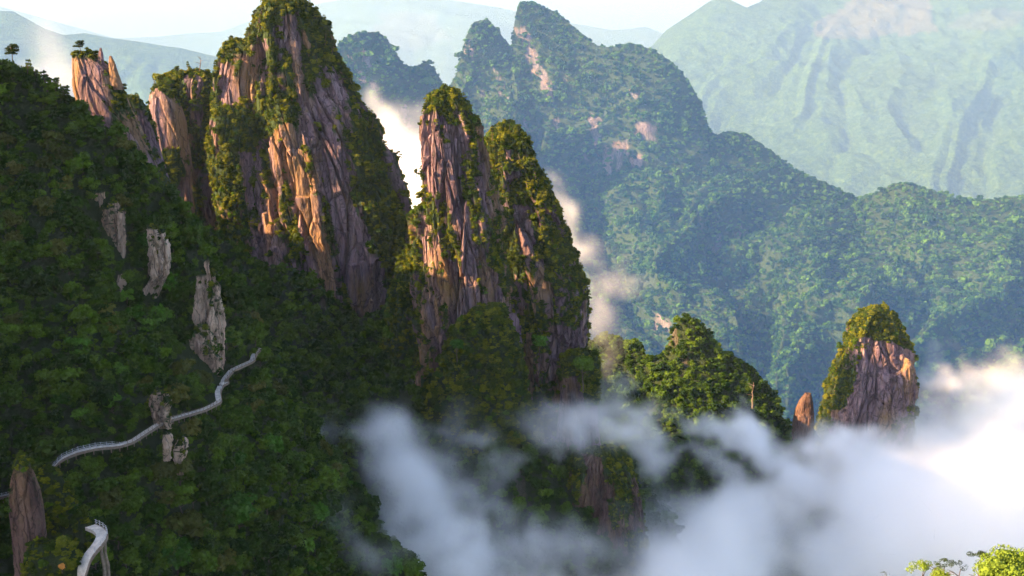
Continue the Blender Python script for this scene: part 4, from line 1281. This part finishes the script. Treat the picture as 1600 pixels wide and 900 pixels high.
def ribbon(q, off0, off1, z0, z1):
    """a closed strip along q between two side offsets and two heights"""
    d = np.gradient(q[:, :2], axis=0)
    d /= np.linalg.norm(d, axis=1, keepdims=True) + 1e-9
    s = np.stack([d[:, 1], -d[:, 0], 0 * d[:, 0]], 1)        # right hand side
    ring = [q + s * off0 + (0, 0, z0), q + s * off1 + (0, 0, z0), q + s * off1 + (0, 0, z1), q + s * off0 + (0, 0, z1)]
    G = np.stack(ring, 1)
    n = len(q)
    f = []
    for i in range(n - 1):
        for k in range(4):
            k2 = (k + 1) % 4
            f.append((i * 4 + k, i * 4 + k2, (i + 1) * 4 + k2, (i + 1) * 4 + k))
    f += [(0, 3, 2, 1), ((n - 1) * 4, (n - 1) * 4 + 1, (n - 1) * 4 + 2, (n - 1) * 4 + 3)]
    return G.reshape(-1, 3), np.array(f), s

post_me = mesh_np('post', *join([box((0, 0, 0.6), (0.13, 0.13, 1.35)), box((0, 0, 1.3), (0.19, 0.19, 0.08))]), smooth_shade=False)
post_me.materials.append(M_RAIL)
wpost_me = copy_with(post_me, M_WOODRAIL)
strut_me = mesh_np('strut', *join([box((0, 0, -0.9), (0.22, 0.22, 1.9)), box((0, 0.35, -0.25), (0.18, 1.2, 0.18))]), smooth_shade=False)
strut_me.materials.append(M_BEAM)
def walkway(pts, w, label, rails, name='path', both=True, step=0.9, mat=M_CONC, strut=True):
    q = dense(pts, step)
    e = empty(name)
    tag(e, label, 'walkway', kind='structure')
    v, f, s = ribbon(q, -w / 2, w / 2, -0.28, 0.0)
    link('deck', mesh_np('deck', v, f, smooth_shade=False), mat, e)
    for sg in (1, -1):
        v, f, _ = ribbon(q, sg * (w / 2 + .003), sg * (w / 2 + 0.22), -0.75, 0.10)
        link('edge_beam', mesh_np('edge_beam', v, f, smooth_shade=False), M_BEAM if sg > 0 else mat, e)
    n = len(q)
    if strut:
        for i in range(1, n - 1, 3):
            o = bpy.data.objects.new('strut', strut_me); col.objects.link(o); o.parent = e
            o.location = q[i] + s[i] * (w / 2 - 0.3) + (0, 0, -0.3)
    for (sg, a, b, m, rl) in rails:
        i0, i1 = int(a * (n - 1)), int(b * (n - 1))
        if i1 - i0 < 2: continue
        r = empty('railing')
        tag(r, rl, 'railing')
        qq = q[i0:i1 + 1] ; s_ = s[i0:i1 + 1]
        line = qq + s_ * sg * (w / 2 + 0.1)
        for h in (1.15, 0.62):
            v, f = tube(line + (0, 0, h), np.full(len(line), 0.055), 5)
            link('rail', mesh_np('rail', v, f), M_RAIL if m == 0 else M_WOODRAIL, r)
        for i in range(0, len(line), 2):
            o = bpy.data.objects.new('post', post_me if m == 0 else wpost_me); col.objects.link(o); o.parent = r
            o.location = line[i]
    return q

q1 = walkway(UPPER, 1.75, 'long pale concrete walkway curving across the dark hillside',
             [(1, 0.12, 0.52, 0, 'grey metal railing on the outer side of the long walkway'), (-1, 0.16, 0.5, 0, 'grey railing on the inner side of the long walkway'),
              (1, 0.53, 0.97, 1, 'brown rustic railing on the outer edge toward the walkway bend'), (1, 0.0, 0.10, 0, 'short grey railing left of the red rock pillar')])
q2 = walkway(UPPER2, 1.8, 'short zigzag of walkway just above the bend', [(1, 0.05, 0.95, 1, 'brown railing on the zigzag above the bend')], strut=False)
q3 = walkway(UPPER3, 1.7, 'far end of the walkway climbing behind the trees', [(1, 0.05, 0.95, 1, 'pale thin railing along the far climbing end')], strut=False)
q4 = walkway(LOWER, 2.1, 'bright concrete walkway rounding the shrubby knoll at the bottom left',
             [(1, 0.40, 1.0, 0, 'curved grey railing round the outer bend of the lower walkway')], strut=False)
pl = empty('support_frame', q4[len(q4) // 2] - np.array([0, 0, 8]))
tag(pl, 'grey concrete posts holding up the lower walkway bend', 'support')
for k, (dx, dy) in enumerate(((0.5, -0.3), (1.2, 0.4), (0.2, 0.9))):
    v, f = tube([(dx, dy, -3), (dx + .25, dy, 2), (dx - .15, dy, 5), (dx, dy, 7.4)], [.4, .34, .3, .34], 7)
    link('post', mesh_np('post', v, f), M_BEAM, pl)

# ================================================================== FOG
def fog_material(name, sigma):
    m = bpy.data.materials.new(name)
    m.use_nodes = True
    t = m.node_tree
    t.nodes.clear()
    out = t.nodes.new('ShaderNodeOutputMaterial')
    pv = t.nodes.new('ShaderNodeVolumePrincipled')
    pv.inputs['Color'].default_value = (1, 1, 1, 1)
    pv.inputs['Density'].default_value = sigma
    pv.inputs['Anisotropy'].default_value = 0.0
    pv.inputs['Density Attribute'].default_value = 'density'
    t.links.new(pv.outputs[0], out.inputs['Volume'])
    return m

def grid_object(name, label, d, g, lo, hi, res, mt):
    flat = d.reshape(-1)
    me = bpy.data.meshes.new(name)
    me.vertices.add(len(flat))
    me.vertices.foreach_set('co', g.reshape(-1))
    at = me.attributes.new('d', 'FLOAT', 'POINT'); at.data.foreach_set('value', flat.astype(np.float32))
    gr = bpy.data.node_groups.new('fog density', 'GeometryNodeTree')
    gr.interface.new_socket('Geometry', in_out='INPUT', socket_type='NodeSocketGeometry')
    gr.interface.new_socket('Geometry', in_out='OUTPUT', socket_type='NodeSocketGeometry')
    nd = gr.nodes
    gi, go = nd.new('NodeGroupInput'), nd.new('NodeGroupOutput')
    na = nd.new('GeometryNodeInputNamedAttribute'); na.data_type = 'FLOAT'; na.inputs['Name'].default_value = 'd'
    si = nd.new('GeometryNodeSampleIndex'); si.data_type = 'FLOAT'; si.domain = 'POINT'; si.clamp = True
    gr.links.new(gi.outputs[0], si.inputs['Geometry'])
    gr.links.new(na.outputs['Attribute'], si.inputs['Value'])
    pos = nd.new('GeometryNodeInputPosition')
    sub = nd.new('ShaderNodeVectorMath'); sub.operation = 'SUBTRACT'; sub.inputs[1].default_value = lo
    gr.links.new(pos.outputs[0], sub.inputs[0])
    mul = nd.new('ShaderNodeVectorMath'); mul.operation = 'MULTIPLY'; mul.inputs[1].default_value = (res - 1) / (hi - lo)
    gr.links.new(sub.outputs[0], mul.inputs[0])
    ad = nd.new('ShaderNodeVectorMath'); ad.operation = 'ADD'; ad.inputs[1].default_value = (.5, .5, .5)
    gr.links.new(mul.outputs[0], ad.inputs[0])
    fl = nd.new('ShaderNodeVectorMath'); fl.operation = 'FLOOR'
    gr.links.new(ad.outputs[0], fl.inputs[0])
    dt = nd.new('ShaderNodeVectorMath'); dt.operation = 'DOT_PRODUCT'
    dt.inputs[1].default_value = (float(res[1] * res[2]), float(res[2]), 1.0)
    gr.links.new(fl.outputs[0], dt.inputs[0])
    gr.links.new(dt.outputs['Value'], si.inputs['Index'])
    vc = nd.new('GeometryNodeVolumeCube')
    vc.inputs['Min'].default_value = lo; vc.inputs['Max'].default_value = hi
    for k, ax_ in enumerate('XYZ'):
        vc.inputs['Resolution ' + ax_].default_value = int(res[k])
    gr.links.new(si.outputs[0], vc.inputs['Density'])
    sm = nd.new('GeometryNodeSetMaterial')
    sm.inputs['Material'].default_value = mt
    gr.links.new(vc.outputs[0], sm.inputs[0])
    gr.links.new(sm.outputs[0], go.inputs[0])
    o = link(name, me, mt)
    md = o.modifiers.new('fog', 'NODES'); md.node_group = gr
    tag(o, label, name, kind='stuff')
    return o

def fog_grid(name, label, fn, lo, hi, cell, color):
    res = np.maximum(4, np.round((hi - lo) / cell).astype(int) + 1)
    ax = [np.linspace(lo[k], hi[k], res[k]) for k in range(3)]
    g = np.stack(np.meshgrid(*ax, indexing='ij'), -1).astype(np.float32)
    d = fn(g, 0) * 1e4
    for k in range(3):
        m_ = np.minimum(np.arange(res[k]), np.arange(res[k])[::-1]) / 3.0
        sh = [1, 1, 1]; sh[k] = -1
        d = d * np.clip(m_, 0, 1).reshape(sh)
    mt = fog_material(name, 1e-4)
    mt.node_tree.nodes['Principled Volume'].inputs['Color'].default_value = (*color, 1)
    return grid_object(name, label, d, g, lo, hi, res, mt)

def fog(name, label, blobs, lo, hi, cell, sigma, seed, nscale=60, rough=0.9, warp=25, thr=0.0):
    lo, hi = np.array(lo, float), np.array(hi, float)
    res = np.maximum(4, np.round((hi - lo) / cell).astype(int) + 1)
    ax = [np.linspace(lo[k], hi[k], res[k]) for k in range(3)]
    g = np.stack(np.meshgrid(*ax, indexing='ij'), -1).astype(np.float32)
    w = np.stack([fbm(g / (nscale * 1.2) + 11 + seed, 3), fbm(g / (nscale * 1.2) + 47 + seed, 3), fbm(g / (nscale * 1.2) + 83 + seed, 3)], -1)
    h = g + warp * w
    dens = np.zeros(g.shape[:3], np.float32)
    for (px_, py_, D, rx, ry, rd, s, ang) in blobs:
        c = P(px_, py_, D)
        a, b = rx * D / F, ry * D / F
        x, z, yy = h[..., 0] - c[0], h[..., 2] - c[2], h[..., 1] - c[1]
        ca, sa = math.cos(R(ang)), math.sin(R(ang))
        u = (x * ca + z * sa) / a
        v = (-x * sa + z * ca) / b
        dens = np.maximum(dens, s * np.exp(-(u * u + v * v + (yy / rd) ** 2)))
    n = fbm(g / nscale + 5 + seed + 0.4 * w, 5, 0.55)
    n2 = fbm(g / (nscale * .35) + 25 + seed, 3, 0.5)
    d = dens * np.clip(1.0 + rough * 1.6 * n + 0.35 * rough * n2, 0, 2.5) - thr
    d = np.clip(d, 0, 1.6)
    d *= np.clip((dens - 0.03) / 0.06, 0, 1)
    for k in range(3):                                   # nothing at the borders
        m_ = np.minimum(np.arange(res[k]), np.arange(res[k])[::-1]) / 3.0
        sh = [1, 1, 1]; sh[k] = -1
        d = d * np.clip(m_, 0, 1).reshape(sh)
    return grid_object(name, label, d, g, lo, hi, res, fog_material(name, sigma))

fog('fog', 'broad white fog bank filling the valley at the lower right', [
    # px, py, D, rx, ry, rD, strength, angle
    (1610, 760, 760, 170, 115, 110, 1.0, 15), (1440, 815, 700, 180, 80, 120, 1.0, 18), (1320, 885, 620, 200, 72, 110, 1.0, 8), (1580, 850, 600, 200, 120, 120, 1.0, 0),
    (1120, 890, 540, 150, 70, 80, 1.0, 5), (1050, 930, 470, 160, 60, 70, 1.0, 0), (1180, 905, 620, 120, 40, 80, 0.9, 20), (1600, 620, 820, 80, 45, 60, 0.7, 25), (1530, 580, 900, 40, 22, 40, 0.25, -30), (1340, 740, 760, 80, 40, 50, .5, 20),
    ],
    (0, 390, 20), (520, 1010, 440), 5.0, 0.055, 1.0, 54, 1.6, 40, thr=0.16)
fog('fog', 'torn white wisps of fog below the wooded hill', [
    (1110, 665, 700, 60, 20, 24, 0.45, -15), (1170, 690, 700, 80, 26, 30, 0.55, -28), (1230, 735, 690, 80, 32, 30, 0.55, -38), (1130, 740, 660, 60, 24, 22, 0.28, -30), (1290, 700, 740, 60, 26, 30, 0.5, 15),
    (1060, 690, 660, 40, 20, 22, .35, 0), (1180, 790, 640, 90, 26, 24, 0.35, 10), (1080, 780, 600, 60, 26, 22, 0.22, -20), (1330, 690, 790, 60, 22, 24, .45, 20), (1500, 590, 850, 60, 24, 30, .35, -25)],
    (50, 560, 170), (380, 880, 420), 3.3, 0.10, 22.0, 30, 1.9, 26, thr=0.10)
fog('fog', 'grey wisp of fog rising in front of the main peak foot', [
    (545, 590, 500, 55, 42, 25, 0.9, -25), (620, 600, 505, 40, 30, 22, 0.6, -30), (600, 680, 490, 70, 60, 30, 0.55, -40), (640, 760, 480, 95, 55, 32, 0.65, -45), (720, 850, 460, 120, 60, 36, 0.7, -30), (518, 565, 510, 34, 22, 20, .8, -30),
    (700, 670, 520, 70, 24, 22, 0.25, -5), (470, 675, 470, 28, 26, 20, 0.28, 0), (700, 900, 450, 170, 50, 36, 0.5, 0), (860, 870, 490, 80, 40, 30, 0.3, 0), (780, 720, 520, 60, 28, 24, .22, -10), (540, 790, 402, 80, 60, 16, .3, -40), (600, 870, 388, 70, 55, 14, .3, -40), (470, 680, 412, 30, 26, 10, .22, 0)],
    (-130, 380, 60), (80, 580, 340), 2.8, 0.10, 4.0, 30, 1.9, 28, thr=0.08)
fog('fog', 'thin level fog streak crossing under the broad pinnacle', [
    (890, 665, 560, 70, 22, 22, 0.5, 4), (960, 670, 570, 65, 26, 24, 0.6, 12), (1000, 700, 580, 50, 22, 22, 0.4, -35), (860, 655, 550, 40, 18, 20, .3, 0), (950, 620, 600, 30, 30, 20, 0.22, 60)],
    (-40, 480, 240), (170, 660, 400), 2.8, 0.10, 7.0, 28, 1.7, 22, thr=0.08)
fog('fog', 'bright white cloud in the gap beside the slender pinnacle', [
    (628, 300, 1500, 50, 75, 110, 1.0, 0), (640, 350, 1460, 60, 60, 100, 1.0, 0), (612, 215, 1550, 30, 40, 80, 0.4, 20), (590, 165, 1600, 22, 26, 60, 0.16, 0), (650, 190, 1580, 36, 24, 60, .12, 0)],
    (-290, 1260, 130), (-30, 1800, 480), 7.0, 0.026, 9.0, 60, 1.3, 40)
fog('fog', 'thin white wisp drifting along the right side of the broad pinnacle', [
    (888, 330, 900, 34, 16, 24, 0.35, -55), (905, 385, 880, 46, 20, 26, 0.4, -60), (935, 435, 860, 50, 26, 28, 0.36, 10), (980, 428, 880, 28, 12, 22, .3, 20), (925, 480, 840, 34, 40, 28, .3, 0), (866, 275, 930, 30, 9, 20, .22, -65), (950, 540, 820, 34, 50, 26, .14, 0)],
    (0, 770, 190), (140, 970, 430), 3.2, 0.03, 12.0, 40, 1.6, 30, thr=.04)
fog('fog', 'faint mist patch in front of the far left ridge', [
    (75, 75, 3000, 22, 50, 180, 0.14, 25), (95, 120, 2900, 34, 30, 160, 0.3, 0), (60, 150, 2800, 60, 30, 160, .3, 0)],
    (-1700, 2440, 230), (-960, 3400, 640), 18.0, 0.009, 15.0, 160, 1.0, 80)

# ---- thin blue mist lying in the deep valley behind the pinnacles and beyond the back mountain
def near_mist(g, rad):
    y, z = g[..., 1], g[..., 2]
    n = fbm(g / np.array([500, 500, 300.0]) + 3, 4, 0.55)
    return sstep(1100, 1500, y) * (1 - sstep(2300, 2800, y)) * (1 - sstep(620, 980, z)) * 2.2e-4 * np.clip(1 + 0.9 * n, .25, 2)
def far_mist(g, rad):
    y, z = g[..., 1], g[..., 2]
    n = fbm(g / np.array([1500, 1500, 600.0]) + 9, 4, 0.55)
    return sstep(5600, 6600, y) * (1 - sstep(8600, 9600, y)) * (1 - sstep(1500, 2200, z)) * 0.6e-4 * np.clip(1 + 1.0 * n, .25, 2)
fog_grid('mist', 'thin blue mist lying in the deep valley behind the pinnacles', near_mist, np.array([-2600, 1050, -900.0]), np.array([2900, 2900, 1050.0]), np.array([80.0, 70.0, 50.0]), (0.02, 0.15, 0.48))
fog_grid('mist', 'pale mist lying in the far valley beyond the blue mountain', far_mist, np.array([-5200, 5400, -1800.0]), np.array([6400, 9800, 2300.0]), np.array([200.0, 150.0, 120.0]), (0.40, 0.66, 1.0))

# ---- haze
hz = mesh_np('haze', *box((0, 8500, 290), (30000, 25000, 0)), smooth_shade=False)
zs = (-3060, 2350)
co = np.empty(24, np.float32); hz.vertices.foreach_get('co', co); co = co.reshape(-1, 3)
co[:, 2] = [zs[0] if k % 2 == 0 else zs[1] for k in range(8)]
co[:, 0] = np.where(co[:, 0] > 0, 37000, -37000); co[:, 1] = np.where(co[:, 1] > 8500, 61000, -4000)
hz.vertices.foreach_set('co', co.ravel()); hz.update()
hm = bpy.data.materials.new('haze')
hm.use_nodes = True
hm.node_tree.nodes.clear()
ho = hm.node_tree.nodes.new('ShaderNodeOutputMaterial')
hv = hm.node_tree.nodes.new('ShaderNodeVolumePrincipled')
hv.inputs['Color'].default_value = (0.50, 0.70, 0.96, 1)
hv.inputs['Density'].default_value = 0.00002
hv.inputs['Anisotropy'].default_value = 0.0
hm.node_tree.links.new(hv.outputs[0], ho.inputs['Volume'])
haze = link('haze', hz, hm)
tag(haze, 'blue haze filling the air between the ranges', 'haze', kind='stuff')
